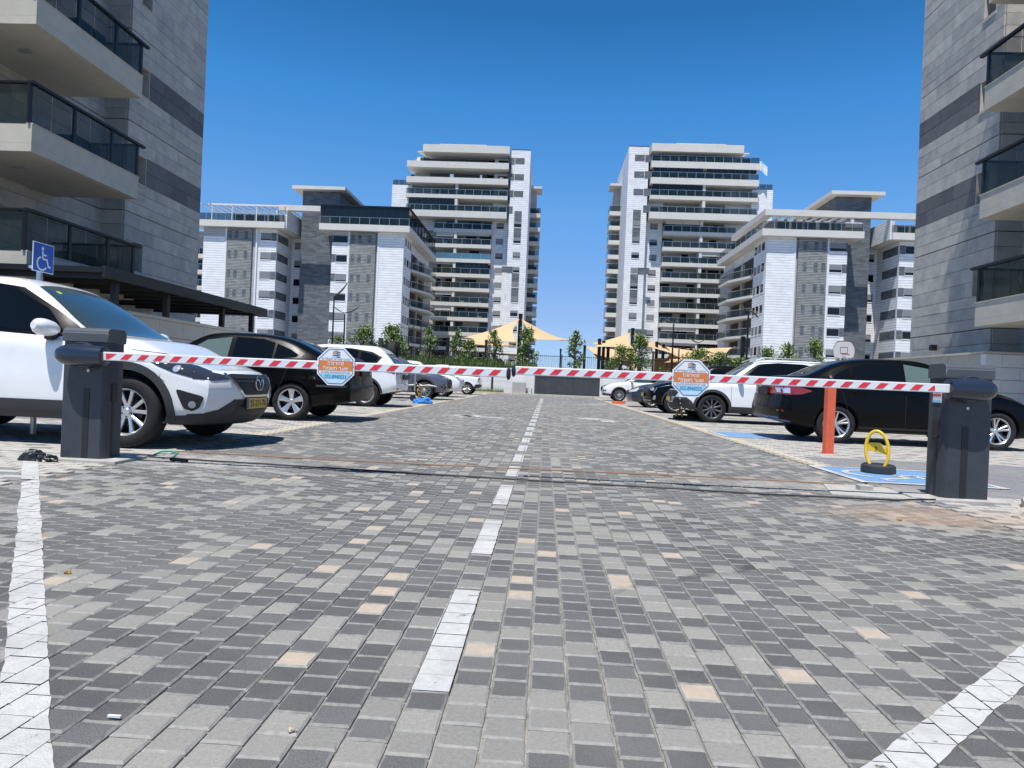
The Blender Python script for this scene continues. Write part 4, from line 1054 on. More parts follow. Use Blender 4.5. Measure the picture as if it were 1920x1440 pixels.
# ---- white crossover at the left cabinet
pw=paint('pearl_white_paint',(.80,.80,.79),.28); pb=paint('black_paint',(.002,.002,.0022),.30,.1,.16,.12); pw2=paint('white_paint_gloss',(.80,.81,.82),.28)
sp=suv(pw,wb=2.70,w=1.84,h=1.68,fo=.93,ro=.92,tyre=.352,rim=.228,wheel='ten',gap=.062,fb=.16,darkz=.305)
sp['nose']=[(.2,2.12),(.35,2.22),(.5,2.27),(.62,2.28),(.75,2.24),(.85,2.14),(.95,2.0),(1.1,1.9)]
sp['sill']=[(-2.27,.42),(-1.65,.30),(-.9,.25),(.9,.25),(1.75,.24),(2.28,.235)]
sp['top']=[(-2.27,1.06),(-2.2,1.22),(-2.05,1.44),(-1.8,1.60),(-1.3,1.66),(-.5,1.69),(-.1,1.68),(.12,1.63),(.5,1.42),(1.0,1.115),(1.3,1.08),(1.75,.975),(2.05,.88),(2.28,.80)]
sp['belt']=[(-2.27,1.05),(-1.3,1.12),(-.2,1.06),(.8,1.02),(1.0,1.01),(1.5,.945),(2.0,.82),(2.28,.72)]
c=Car('parked_car','white crossover with ten spoke wheels and yellow front plate beside the left barrier cabinet','car',sp,(-5.39,7.38,0),0,'cars parked in the bays')
def gh(c,poly,sd=(-1,1),m='car_glass',off=.003,nm='side_window'): return [c.panel(nm,poly,('y',s_),M[m],off) for s_ in sd]
# glass with the pillars left between
c.both('window_surround',[(.90,1.075),(.50,1.33),(.12,1.545),(-.35,1.600),(-1.0,1.58),(-1.55,1.47),(-1.75,1.32),(-1.70,1.20),(-.8,1.135),(0,1.085),(.6,1.055)],M['pillar'],.003)
gh(c,[(.66,1.10),(.42,1.335),(.06,1.52),(-.32,1.565),(-.36,1.13)],off=.006); gh(c,[(-.44,1.13),(-.42,1.565),(-.95,1.545),(-1.25,1.46),(-1.28,1.17)],off=.006); gh(c,[(-1.35,1.19),(-1.33,1.44),(-1.55,1.40),(-1.68,1.30),(-1.62,1.22)],off=.006,nm='quarter_window')
WS(c,.70,.54,1.01,.16)
c.panel('windscreen_sticker',[(.29,-.43),(.33,-.43),(.33,-.38),(.29,-.38)],('z',),mat('lime_sticker',(.45,.6,.08),.5),.0065)
c.arches(M['trim'],.075,.28,.012)
c.both('sill_trim',[(-.98,.27),(.98,.27),(.98,.44),(-.98,.44)],M['trim'],.010)
c.both('bumper_trim',[(1.72,.262),(2.09,.262),(2.10,.37),(1.98,.345),(1.76,.335)],M['trim'],.007)
c.panel('lower_grille',[(-.83,.262),(.83,.262),(.82,.355),(.60,.40),(.42,.50),(-.42,.50),(-.60,.40),(-.82,.355)],('x',1),M['trim'],.009,.04)
c.panel('air_intake',[(-.38,.33),(.38,.33),(.34,.44),(-.34,.44)],('x',1),M['black_plastic'],.012)
gr=c.panel('grille',roundp([(-.47,.755),(-.46,.69),(-.28,.545),(.28,.545),(.46,.69),(.47,.755)],.15),('x',1),M['black_plastic'],.012)
c.panel('grille_rim',[(-.52,.755),(-.49,.68),(-.29,.525),(.29,.525),(.49,.68),(.52,.755),(.49,.755),(.465,.695),(.28,.548),(-.28,.548),(-.465,.695),(-.49,.755)],('x',1),M['chrome'],.02)
for k in range(5):
    z=.575+.036*k; c.strip('grille_bar',[(-.28-.035*k,z),(.28+.035*k,z)],('x',1),M['trim'],w=.010,off=.017,parent=gr)
# emblem: ring with wings
p,n=c.ray(('x',1),0,.67); mb=MB(); mb.tube([(p.x+.030,.095*math.cos(t),.67+.078*math.sin(t)) for t in [2*math.pi*i/28 for i in range(29)]],.009,6,cap=False)
mb.tube([(p.x+.034,-.082,.705),(p.x+.034,-.04,.705),(p.x+.036,0,.65),(p.x+.034,.04,.705),(p.x+.034,.082,.705)],.008,6); mb.obj('emblem',M['chrome'],gr,smooth=True)
for sd in (-1,1):
    ph=sd*rad(42)
    # head lamp: seen from the front corner
    f=('o',ph); e=lambda a,b:(a*sd,b)
    def Q(P_): return [(-a*sd,b) for a,b in P_]
    hl=c.panel('headlight',Q([(.72,.905),(.60,.86),(.44,.80),(.26,.755),(.16,.745),(.13,.775),(.18,.81),(.34,.845),(.52,.895),(.66,.925)]),('o',ph),M['lamp_dark'],.007,.03) if 0 else None
def lamp(c,pts3,m,nm='headlight',off=.006,parent=None,ph=38):
    """outline given from the front corner: (along, up)"""
    o=[]
    for sd in (-1,1): o.append(c.panel(nm,[(a*sd,b) for a,b in pts3],('o',sd*rad(ph)),m,off,.03,parent=parent))
    return o
# along-axis for sd=-1: t=(-sin ph,cos ph); a grows towards the car's flank when multiplied by sd
lamp(c,[(-.62,.895),(-.46,.865),(-.28,.815),(-.12,.78),(-.10,.80),(-.22,.862),(-.40,.912),(-.58,.935)],M['lamp_dark']) if 0 else None
for sd in (-1,1):
    hl=c.panel('headlight',[(1.52,.885),(1.66,.81),(1.80,.755),(1.95,.715),(2.06,.70),(2.10,.725),(2.06,.775),(1.92,.825),(1.72,.87)],('y',sd),M['lamp_dark'],.007,.035)
    c.panel('headlight_corner',[(sd*.50,.70),(sd*.70,.685),(sd*.82,.70),(sd*.80,.765),(sd*.62,.765),(sd*.52,.745)],('x',1),M['lamp_dark'],.007,.035)
    for q,(cx,cz,r_) in enumerate(((1.83,.785,.030),)): c.panel('projector',ngon(cx,cz,r_,r_),('y',sd),M['lamp_white'],.013,.03,parent=hl)
    c.panel('fog_recess',roundp([(1.84,.60),(2.09,.53),(2.05,.42),(1.99,.385),(1.92,.41)],.18),('y',sd),M['black_plastic'],.008,.04)
    c.panel('fog_lamp',ngon(1.99,.45,.032,.034),('y',sd),M['lamp_glass'],.014,.03)
c.plate(True,.455,0,'25-211-76')
c.door_lines([(.93,-.03),(-.40,-.0),(-1.12,-.12)],.44,1.04)
c.strip('bonnet_gap',[(1.12,.985),(1.5,.945),(1.8,.915)],('y',-1),M['black_plastic'],.006)
c.handle(-.22,.93); c.handle(-1.05,.95); c.mirror(.60,1.12,k=1.2)
# crease along the doors
c.strip('bumper_gap',[(1.70,.90),(1.69,.70),(1.74,.66)],('y',-1),M['black_plastic'],.004)

# ---- black saloon tail-out on the left
def tailcar(name,label,sp,loc,rz,lampP,m=M['lamp_red'],**k):
    return Car(name,label,'car',sp,loc,rz,'cars parked in the bays')
sp=sedan(pb,wb=2.58,w=1.77,h=1.46,fo=.88,ro=1.06,tyre=.318,rim=.215,wheel='five')
sp['top']=[(-2.35,1.00),(-2.27,1.10),(-1.95,1.13),(-1.80,1.15),(-1.15,1.38),(-.72,1.45),(-.25,1.465),(.1,1.455),(.35,1.40),(1.05,1.05),(1.4,.99),(1.85,.90),(2.1,.78),(2.17,.70)]
c=Car('parked_car','black saloon with five spoke silver wheels parked tail out behind the left warning sign','car',sp,(-5.51,12.20,0),math.pi,'cars parked in the bays')
c.both('window_surround',[(.92,.985),(.30,1.33),(-.2,1.395),(-.75,1.375),(-1.15,1.27),(-1.45,1.13),(-1.40,1.05),(-.6,1.00),(.4,.965)],M['pillar'],.003)
gh(c,[(.72,1.0),(.26,1.30),(-.16,1.365),(-.16,.995)],m='green_glass',off=.006); gh(c,[(-.24,.995),(-.24,1.368),(-.72,1.35),(-.92,1.29),(-.92,1.01)],off=.006); gh(c,[(-.96,1.02),(-.96,1.28),(-1.20,1.19),(-1.36,1.10),(-1.33,1.06)],off=.006,nm='quarter_window')
WS(c,.66,.50,1.05,.30); c.panel('rear_window',[(-1.75,-.55),(-1.75,.55),(-1.08,.48),(-1.08,-.48)],('z',),M['car_glass'],.004)
c.door_lines([(.95,-.02),(-.20,0),(-1.0,-.25)],.28,.96); c.handle(-.05,.86); c.handle(-.95,.88); c.mirror(.70,1.02)
c.strip('bumper_strip',[(-1.72,.60),(-2.0,.60),(-2.30,.61)],('y',1),M['trim'],w=.035,off=.008); c.strip('bumper_strip',[(-1.72,.60),(-2.0,.60),(-2.30,.61)],('y',-1),M['trim'],w=.035,off=.008); c.strip('bumper_strip',[(-.8,.61),(.8,.61)],('x',-1),M['trim'],w=.035,off=.008)
for sd in (-1,1):
    c.panel('tail_lamp',[(-2.02,.97),(-2.30,.98),(-2.30,.80),(-2.10,.80)],('y',sd),M['lamp_red'],.006); c.panel('tail_lamp',[(sd*.55,.97),(sd*.80,.98),(sd*.82,.80),(sd*.55,.80)],('x',-1),M['lamp_red'],.006)
c.plate(False,.86,0,'')
# ---- white crossover tail-out
sp=suv(pw2,wb=2.69,w=1.85,h=1.62,ro=.86,tyre=.35)
c=Car('parked_car','white crossover with raked rear window parked tail out beyond the black saloon','car',sp,(-5.98,18.62,0),math.pi,'cars parked in the bays')
def suvglass(c,h=1.62,fm='car_glass'):
    c.both('window_surround',[(.86,1.055),(.2,h-.15),(-.3,h-.10),(-.9,h-.11),(-1.45,h-.19),(-1.72,1.30),(-1.60,1.14),(-.6,1.075),(.3,1.05)],M['pillar'],.003)
    gh(c,[(.62,1.08),(.18,h-.19),(-.3,h-.13),(-.32,1.08)],m=fm,off=.006); gh(c,[(-.40,1.085),(-.38,h-.13),(-.92,h-.14),(-1.08,h-.18),(-1.08,1.12)],off=.006); gh(c,[(-1.15,1.13),(-1.15,h-.19),(-1.44,h-.24),(-1.64,1.29),(-1.56,1.18)],off=.006,nm='quarter_window')
    WS(c,.66,.52,1.0,.22); c.door_lines([(.90,0),(-.36,0),(-1.06,-.2)],.36,1.03); c.handle(-.2,.92); c.handle(-.98,.94); c.mirror(.68,1.10)
suvglass(c)
xr=-1.345-.86
c.panel('rear_window',[(-.62,1.10),(.62,1.10),(.54,1.42),(-.54,1.42)],('x',-1),M['car_glass'],.005)
for sd in (-1,1):
    c.panel('tail_lamp',[(-1.60,.96),(-1.90,.92),(-2.14,.87),(-2.14,.93),(-1.95,1.0)],('y',sd),M['lamp_red'],.008); c.panel('tail_lamp',[(sd*.35,.93),(sd*.84,.95),(sd*.84,.87),(sd*.35,.88)],('x',-1),M['lamp_red'],.006)
    c.panel('reflector',[(sd*.62,.47),(sd*.82,.47),(sd*.82,.51),(sd*.62,.51)],('x',-1),M['lamp_red'],.006)
c.plate(False,.80,0,''); c.arches(M['trim'],.05,.30,.008)
# ---- grey crossover nose-out
pg=paint('slate_blue_paint',(.085,.09,.125),.28)
sp=suv(pg,wb=2.69,w=1.86,h=1.66,tyre=.355,rim=.25,wheel='multi')
c=Car('parked_car','slate grey crossover with thin multi spoke wheels parked nose out behind the trailer hitch','car',sp,(-5.90,26.85,0),0,'cars parked in the bays')
suvglass(c,1.66); c.arches(M['trim'],.06,.30,.010); xf=1.345+.92
c.panel('grille',roundp([(-.55,.82),(-.6,.66),(-.48,.44),(.48,.44),(.6,.66),(.55,.82)],.15),('x',1),M['black_plastic'],.008)
for sd in (-1,1):
    c.panel('headlight',[(1.82,.93),(2.0,.86),(2.18,.80),(2.20,.86),(2.05,.90),(1.9,.95)],('y',sd),M['lamp_dark'],.008); c.panel('fog_recess',[(1.95,.62),(2.16,.52),(2.14,.42),(2.02,.40)],('y',sd),M['black_plastic'],.008)
    c.strip('fog_trim',[(1.95,.60),(2.10,.50),(2.0,.42)],('y',sd),M['chrome'],.016,.012)
c.plate(True,.52,0,'')
# ---- white hatchback nose between crossover and pickup
sp=suv(pw2,wb=2.6,w=1.80,h=1.60,tyre=.33,rim=.21)
c=Car('parked_car','white car showing only its upright chrome and white nose behind the grey crossover','car',sp,(-5.95,31.9,0),0,'cars parked in the bays')
suvglass(c,1.58); c.panel('grille',[(-.5,.80),(-.5,.60),(.5,.60),(.5,.80)],('x',1),M['chrome'],.01); c.plate(True,.46,0,'')
for sd in (-1,1): c.panel('headlight',[(1.85,.93),(2.05,.90),(2.16,.80),(2.16,.70),(2.0,.78)],('y',sd),M['lamp_glass'],.008)
# ---- white pickup tail-out at the far end
sp=suv(pw2,wb=2.9,w=1.78,h=1.62,fo=.9,ro=.72,tyre=.335,rim=.21,wheel='plain')
sp['top']=[(-2.17,.98),(-2.10,1.03),(-1.2,1.05),(-.52,1.06),(-.45,1.12),(-.38,1.56),(-.2,1.62),(.2,1.62),(.45,1.56),(1.05,1.08),(1.5,1.02),(2.2,.92),(2.35,.80)]
sp['belt']=[(-2.17,.96),(-1,1.00),(.9,1.0),(1.6,.93),(2.35,.76)]
c=Car('parked_pickup','white pickup with dark rear bumper parked at the far end of the left row','pickup',sp,(-5.75,38.9,0),math.pi,'cars parked in the bays')
c.both('side_window',[(.70,1.06),(.36,1.45),(-.28,1.47),(-.30,1.07)],M['car_glass'],.005); WS(c,.6,.5,1.02,.5)
for sd in (-1,1):
    c.panel('tail_lamp',[(-2.04,.96),(-2.15,.96),(-2.15,.66),(-2.04,.66)],('y',sd),M['lamp_dark'],.008); c.panel('bumper_corner',[(-1.86,.36),(-2.17,.38),(-2.17,.60),(-1.95,.58)],('y',sd),M['trim'],.012); c.panel('side_vent',[(-1.0,.60),(-.72,.52),(-.72,.60),(-.88,.68)],('y',sd),M['black_plastic'],.01)
c.panel('rear_bumper',[(-.85,.38),(.85,.38),(.85,.58),(-.85,.58)],('x',-1),M['trim'],.02)
mb=MB().box(-2.0,-.55,-.72,.72,1.03,1.12); mb.obj('load_cover',mat('yellow_green_tarp',(.42,.44,.14),.7,var=.25,vs=25),c.root,bevel=.03)

# ---- black saloon on the right, tail out
sp=sedan(pb,wb=2.62,w=1.77,h=1.475,fo=.92,ro=1.00,tyre=.325,rim=.222,wheel='twin')
sp['top']=[(-2.31,1.02),(-2.22,1.115),(-1.9,1.14),(-1.78,1.155),(-1.15,1.40),(-.75,1.465),(-.25,1.485),(.1,1.475),(.35,1.42),(1.12,1.04),(1.4,.99),(1.85,.90),(2.13,.79),(2.23,.70)]
sp['belt']=[(-2.31,.97),(-1.3,1.01),(-.3,.97),(.9,.93),(1.2,.91),(1.7,.84),(2.1,.73),(2.23,.66)]
c=Car('parked_car','black saloon with twin spoke wheels parked tail out beside the right barrier cabinet','car',sp,(6.22,12.74,0),0,'cars parked in the bays')
c.both('window_surround',[(.98,.985),(.36,1.345),(-.2,1.41),(-.8,1.39),(-1.2,1.28),(-1.42,1.14),(-1.36,1.06),(-.6,1.01),(.4,.97)],M['pillar'],.003)
gh(c,[(.80,1.01),(.34,1.31),(-.14,1.38),(-.16,1.005)],m='green_glass',off=.006); gh(c,[(-.24,1.005),(-.22,1.383),(-.78,1.363),(-1.0,1.30),(-1.02,1.025)],off=.006); gh(c,[(-1.06,1.03),(-1.05,1.285),(-1.2,1.22),(-1.35,1.12),(-1.30,1.07)],off=.006,nm='quarter_window')
WS(c,.66,.50,1.08,.34); c.panel('rear_window',[(-1.72,-.56),(-1.72,.56),(-1.10,.48),(-1.10,-.48)],('z',),M['car_glass'],.004)
c.door_lines([(.98,-.02),(-.20,0),(-1.05,-.22)],.28,.96); c.handle(-.03,.83); c.handle(-.95,.86); c.mirror(.72,1.03)
for sd in (-1,1):
    t_=c.panel('tail_lamp',roundp([(-1.72,.865),(-1.90,.915),(-2.12,.935),(-2.27,.93),(-2.27,.80),(-2.12,.785),(-1.90,.80)],.2),('y',sd),M['lamp_red'],.008,.035)
    c.panel('reverse_lamp',[(-2.08,.90),(-2.22,.90),(-2.22,.82),(-2.08,.81)],('y',sd),M['lamp_white'],.012,.03,parent=t_)
    c.panel('tail_lamp',[(sd*.56,.93),(sd*.82,.93),(sd*.82,.80),(sd*.56,.80)],('x',-1),M['lamp_red'],.007)
    c.panel('reflector',[(sd*.70,.50),(sd*.80,.50),(sd*.80,.53),(sd*.70,.53)],('x',-1),M['lamp_red'],.006)
c.plate(False,.845,0,''); c.panel('bumper_vent',[(-.75,.33),(.75,.33),(.72,.40),(-.72,.40)],('x',-1),M['blue_paint'],.005)
c.both('sill_line',[(-.95,.27),(.95,.27),(.95,.30),(-.95,.30)],M['black_plastic'],.004)
for sd in (-1,1): c.panel('headlight',[(1.78,.80),(2.0,.76),(2.16,.70),(2.14,.63),(1.98,.66)],('y',sd),M['lamp_glass'],.007)
# ---- white crossover nose-out on the right
sp=suv(pw2,wb=2.70,w=1.86,h=1.66,tyre=.355,rim=.245,wheel='plain',rimmat='alloy_dark',gap=.06)
c=Car('parked_car','white crossover with roof rails and dark lower bumper nose out behind the right sign','car',sp,(5.52,18.36,0),math.pi,'cars parked in the bays')
suvglass(c,1.66); c.arches(M['trim'],.06,.26,.010); c.both('sill_trim',[(-.95,.27),(.95,.27),(.95,.42),(-.95,.42)],M['trim'],.010)
c.both('bumper_trim',roundp([(1.62,.26),(2.22,.28),(2.22,.60),(1.98,.61),(1.86,.52),(1.76,.38)],.12),M['trim'],.009)
for sd in (-1,1):
    f=c.panel('fog_recess',roundp([(1.93,.54),(2.18,.55),(2.18,.45),(1.95,.44)],.2),('y',sd),M['black_plastic'],.014); c.panel('headlight',[(1.74,.92),(1.95,.87),(2.17,.80),(2.19,.86),(1.98,.93)],('y',sd),M['lamp_dark'],.008)
    c.panel('grille_side',[(sd*.48,.82),(sd*.80,.84),(sd*.62,.66),(sd*.46,.60)],('x',1),M['black_plastic'],.009)
    MB().tube([(.25,sd*.63,1.60),(.05,sd*.66,1.675),(-1.2,sd*.65,1.675),(-1.45,sd*.62,1.61)],.016,8).obj('roof_rail',M['alu'],c.root,smooth=True)
c.panel('grille',roundp([(-.50,.84),(-.44,.62),(.44,.62),(.50,.84)],.12),('x',1),M['black_plastic'],.009); c.plate(True,.55,0,''); c.panel('lower_grille',[(-.7,.28),(.7,.28),(.6,.46),(-.6,.46)],('x',1),M['trim'],.008)
# ---- black crossover
sp=suv(pb,wb=2.68,w=1.86,h=1.64,tyre=.355,rim=.24,wheel='twin')
c=Car('parked_car','black crossover with hook shaped chrome lamp surrounds, nose out left of the right sign','car',sp,(5.55,23.45,0),math.pi,'cars parked in the bays')
suvglass(c,1.64); c.arches(M['trim'],.05,.28,.009)
for sd in (-1,1):
    c.panel('headlight',ngon(2.07,.78,.06,.07),('y',sd),M['lamp_glass'],.008,.03); c.strip('lamp_surround',[(2.16,.90),(1.98,.90),(1.93,.82),(2.02,.66)],('y',sd),M['alu'],.018,.012); c.panel('fog_lamp',[(1.96,.56),(2.02,.56),(2.06,.44),(1.98,.42)],('y',sd),M['lamp_glass'],.008)
c.panel('grille',roundp([(-.6,.84),(-.62,.66),(.62,.66),(.6,.84)],.1),('x',1),M['trim'],.009); c.strip('bumper_chrome',[(-.75,.40),(.75,.40)],('x',1),M['alu'],.025,.01); c.plate(True,.58,0,'')
# ---- dark blue saloon
pn=paint('navy_paint',(.012,.016,.035),.35)
sp=sedan(pn,wb=2.65,w=1.80,h=1.47,fo=.93,wheel='five',tyre=.33)
c=Car('parked_car','navy blue saloon with yellowed headlights nose out near the far right end','car',sp,(5.62,28.9,0),math.pi,'cars parked in the bays')
c.both('side_window',[(.80,1.0),(.36,1.29),(-.75,1.35),(-1.3,1.10),(-.6,1.0)],M['car_glass'],.005); WS(c,.66,.50,1.08,.34)
for sd in (-1,1): c.panel('headlight',[(1.82,.79),(2.0,.765),(2.17,.70),(2.19,.60),(2.02,.63),(1.88,.70)],('y',sd),M['lamp_pale'],.008,.035); c.panel('headlight_corner',[(sd*.45,.70),(sd*.78,.72),(sd*.82,.64),(sd*.45,.60)],('x',1),M['lamp_pale'],.008)
c.panel('grille',[(-.42,.66),(-.38,.48),(.38,.48),(.42,.66)],('x',1),M['black_plastic'],.008); c.mirror(.72,1.02)
# ---- white crossover far right
sp=suv(pw2,wb=2.67,w=1.85,h=1.65,tyre=.35,rim=.235,wheel='multi')
c=Car('parked_car','small looking white crossover nosing out beside the dark gate at the far end','car',sp,(5.32,38.2,0),math.pi,'cars parked in the bays')
suvglass(c,1.65,'wind_glass'); c.arches(M['trim'],.05,.28,.009)
c.panel('grille',roundp([(-.48,.84),(-.5,.66),(-.3,.56),(.3,.56),(.5,.66),(.48,.84)],.15),('x',1),M['black_plastic'],.009)
for sd in (-1,1): c.panel('headlight',[(1.84,.92),(2.0,.88),(2.18,.84),(2.18,.88),(1.98,.94)],('y',sd),M['lamp_dark'],.008); c.panel('fog_recess',[(2.02,.62),(2.19,.58),(2.19,.53),(2.05,.52)],('y',sd),M['black_plastic'],.01)
c.both('bumper_trim',[(1.70,.26),(2.22,.28),(2.20,.42),(1.75,.40)],M['trim'],.009)
# ================================================================ barrier gates
def HEB(s): return s   # letters are given in drawing order, left to right
def barrier(label,s,px,pf,arm_y,arm_x0,arm_x1,arm_z,sign_x,hub_x):
    """s=-1: left cabinet, arm to the right. px=(x0,x1) front face, pf=(y front,y back)"""
    cx=(px[0]+px[1])/2; root=thing('barrier_gate',label,'barrier gate',(cx,pf[0],0),0,'barrier gates closing the lane')
    x0,x1=px[0]-cx,px[1]-cx; d=pf[1]-pf[0]
    # plan outline with chamfered inner front corner and a groove
    ch=.035; 
    if s<0: poly=[(x0,0),(x1-ch,0),(x1,.045),(x1,d),(x0,d)]
    else: poly=[(x0+ch,0),(x1,0),(x1,d),(x0,d),(x0,.045)]
    o=MB().prism(poly,.02,.99).obj('cabinet',M['cabinet'],root,bevel=.006)
    gx=(x0+x1)/2+.02*s*-1
    bx('groove',M['black_plastic'],root,gx-.022,gx+.028,-.0035,.0,.03,.60); MB().lathe([(.0,-.006),(.012,-.006),(.012,0)],14,'y',c=(gx+.012,-.001,.745)).obj('lock',M['alu'],root)
    sx=(x1 if s<0 else x0); q=.003*(1 if s<0 else -1)
    bx('side_latch',M['black_plastic'],root,sx-q,sx+5*q,d*.30,d*.62,.50,.64,bevel=.004); bx('side_groove',M['black_plastic'],root,sx-q*.5,sx+q,d*.38,d*.52,.04,.50)
    # bevelled hood, rounded over the top
    n=7; pr=[(-.012,.98),(-.012,1.055)]
    for i in range(n+1): t=math.pi/2*i/n; pr.append((-.012+.055*(1-math.cos(t)),1.055+.045*math.sin(t)))
    for i in range(n+1): t=math.pi/2*(1-i/n); pr.append((d+.012-.04*(1-math.cos(t)),1.055+.045*math.sin(t)))
    pr+= [(d+.012,1.055),(d+.012,.98)]
    MB().prismx(pr,x0-.010,x1+.010).obj('hood',M['cabinet_top'],root,bevel=.005,smooth=32)
    # drive hub: a capsule across the front with a disc behind
    hx0,hx1=hub_x[0]-cx,hub_x[1]-cx; hy=arm_y-pf[0]; hz=arm_z; r_=.088; L=hx1-hx0
    prof=[]
    for i in range(15):
        t=i/14
        if s<0: x=hx0+L*t; rr=r_*(1-max(0,1-t/.42)**2.6)**.5 if t<.42 else r_*(1-.12*max(0,(t-.42)/.58)**1.5)
        else: x=hx1-L*t; rr=r_*(1-max(0,1-t/.42)**2.6)**.5 if t<.42 else r_*(1-.12*max(0,(t-.42)/.58)**1.5)
        prof.append((max(rr,.002),x))
    mb=MB(); mb.lathe(prof,36,'x',c=(0,hy+.01,hz)); e=prof[-1][1]; mb.lathe([(prof[-1][0],e),(.06,e+(.006 if s<0 else -.006)),(.002,e+(.006 if s<0 else -.006))],36,'x',c=(0,hy+.01,hz))
    mb.obj('drive_hub',M['hub'],root,smooth=True)
    dc=(hx0+hx1)/2; MB().lathe([(.002,-.10),(.085,-.098),(.104,-.085),(.108,-.05),(.108,.02)],36,'y',c=(dc,.0,hz)).obj('hub_disc',M['hub'],root,smooth=True)
    mb=MB(); mb.tube([(dc+.104*math.cos(t),-.088,hz+.104*math.sin(t)) for t in [2*math.pi*i/40 for i in range(41)]],.0035,5,cap=False); mb.obj('hub_ring',M['alu'] if 0 else M['cabinet_top'],root,smooth=True)
    # arm with red slanting films
    a0,a1=arm_x0-cx,arm_x1-cx; ay=arm_y-pf[0]; h=.0345
    rise=(-.0 if s<0 else -.0)
    arm=MB().box(a0,a1,ay-.022,ay+.022,hz-h,hz+h).obj('arm',M['arm_white'],root,bevel=.006)
    arm.data.name='arm'
    per,wd,sl,fh=.1345,.060,.042,.0215
    def film(pts): return MB().prismy([(x,z) for x,z in pts],ay-.0242,ay-.0222).obj('red_stripe',M['red_film'],arm)
    k=0; st=(a0+.082) if s<0 else (a0+.030)
    while True:
        b=st+k*per; k+=1
        P_=[(b-sl/2,hz-fh),(b+wd-sl/2,hz-fh),(b+wd+sl/2,hz+fh),(b+sl/2,hz+fh)]
        if s<0 and k==1: P_=[(b-.005,hz-fh),(b+wd-sl/2-.02,hz-fh),(b+wd+sl/2-.0,hz+fh),(b-.005,hz+fh)]
        if b+wd+sl/2>a1-(.02 if s<0 else .10):
            b_=b-sl/2
            if s<0 and b+wd<a1+.03: film([(b_,hz-fh),(b_+.075,hz-fh),(b_+.075,hz+fh),(b_+.062,hz+fh)])
            if s>0: film([(b_,hz-fh),(b_+.055,hz-fh),(b_+.055,hz+fh*.75),(b_+.04,hz+fh*.75)])
            break
        film(P_)
    tip=a1 if s<0 else a0
    MB().lathe([(.002,-.016),(.030,-.016),(.044,-.008),(.048,0),(.044,.008),(.030,.016),(.002,.016)],20,'x',c=(tip+.012*(-s),ay,hz-.006)).obj('rubber_end',M['black_plastic'],root,smooth=True)
    # octagonal warning sign
    sgx=sign_x-cx; R_=.1485; sg=MB()
    oc=lambda k,c=0: [(sgx+R_*k/math.cos(math.pi/8)*math.cos(math.pi/8+i*math.pi/4),hz-.005+R_*k/math.cos(math.pi/8)*math.sin(math.pi/8+i*math.pi/4)) for i in range(8)]
    y1=ay-.034; so_=MB().prismy(oc(1.0),y1,y1+.008).obj('warning_sign',M['sign_white'],root,bevel=.001)
    def flat(nm,m,poly,dy,mi=None): return MB().prismy(poly,y1-dy,y1-dy+.0005).obj(nm,m,so_)
    o1,o2=oc(.925),oc(.895); rg=MB()
    for i in range(8): j=(i+1)%8; rg.add([(o1[i][0],y1-.0012,o1[i][1]),(o1[j][0],y1-.0012,o1[j][1]),(o2[j][0],y1-.0012,o2[j][1]),(o2[i][0],y1-.0012,o2[i][1])],[(0,1,2,3)])
    rg.obj('border_line',M['navy'],so_)
    zc=hz-.005; z=lambda v: zc+v*R_; x=lambda u: sgx+u*R_
    def clipoct(v0,v1,k):
        return [(p[0],p[1]) for p in clip([(sgx+(a-sgx),b) for a,b in oc(k)],sgx-1,sgx+1,z(v0),z(v1))]
    flat('orange_band',M['sign_orange'],clipoct(-.23,.31,.885),.0008)
    flat('phone_band',M['sign_blue'],clipoct(-.66,-.40,.885),.0008); flat('pale_band',M['sign_blue2'],clipoct(-.885,-.663,.885),.0008)
    def put(t,w_,h_,v,m,bold=0.0,nm='lettering'):
        me=text_fit(t,w_*R_,h_*R_,m,bold=bold); link(nm,me,so_,(x(0),y1-.0022,z(v)),(rad(90),0,0))
    put('םיילמשח םירעש וננכט',1.52,.125,.405,M['print_grey'],.004)
    put('!תוריהז',.86,.20,.165,M['sign_white'],.008); put('ילמשח רעש',1.34,.22,-.09,M['sign_white'],.008)
    put('םיעונמ-םימוסחמ-םירעש',1.56,.105,-.325,M['print_grey'],.006); put('052-8940033',1.14,.20,-.54,M['print_teal'],.0,'phone_number')
    # logo: stacked storeys
    for i,(mm) in enumerate(('sign_orange','sign_orange','print_teal','sign_blue')):
        v=.80-.085*i; flat('logo_bar',M[mm],[(x(-.20),z(v-.075)),(x(.02),z(v-.055)),(x(.02),z(v)),(x(-.20),z(v-.035))],.0012)
        flat('logo_bar',M['navy'],[(x(.02),z(v-.055)),(x(.22),z(v-.085)),(x(.22),z(v-.045)),(x(.02),z(v))],.0012)
    MB().prismy([(x(-.20),z(.79)),(x(.02),z(.83)),(x(.22),z(.78)),(x(.0),z(.86))],y1-.0015,y1-.001).obj('logo_roof',M['sign_orange'],so_)
    for u in (-.94,.94): MB().lathe([(.002,-.004),(.006,-.003),(.006,0)],8,'y',c=(x(u),y1,z(.04))).obj('bolt',M['alu'],so_)
    if s>0:
        st_=bx('sticker',M['sign_white'],root,x0-.0015,x0+.006,.06,.17,.78,.90) if 0 else bx('sticker',M['sign_white'],root,x0-.004,x0-.0005,.055,.175,.78,.89)
        bx('sticker_band',M['red_film'],st_,x0-.0055,x0-.004,.055,.175,.835,.85); bx('sticker_band',M['sign_blue'],st_,x0-.0055,x0-.004,.055,.175,.782,.80); bx('sticker_band',M['print_grey'],st_,x0-.0055,x0-.004,.07,.16,.862,.872)
    return root
barrier('dark grey barrier cabinet on the left, its striped arm reaching right to the centre',-1,(-3.965,-3.60),(5.53,5.76),5.42,-3.60,-.30,.868,-1.65,(-3.965,-3.555))
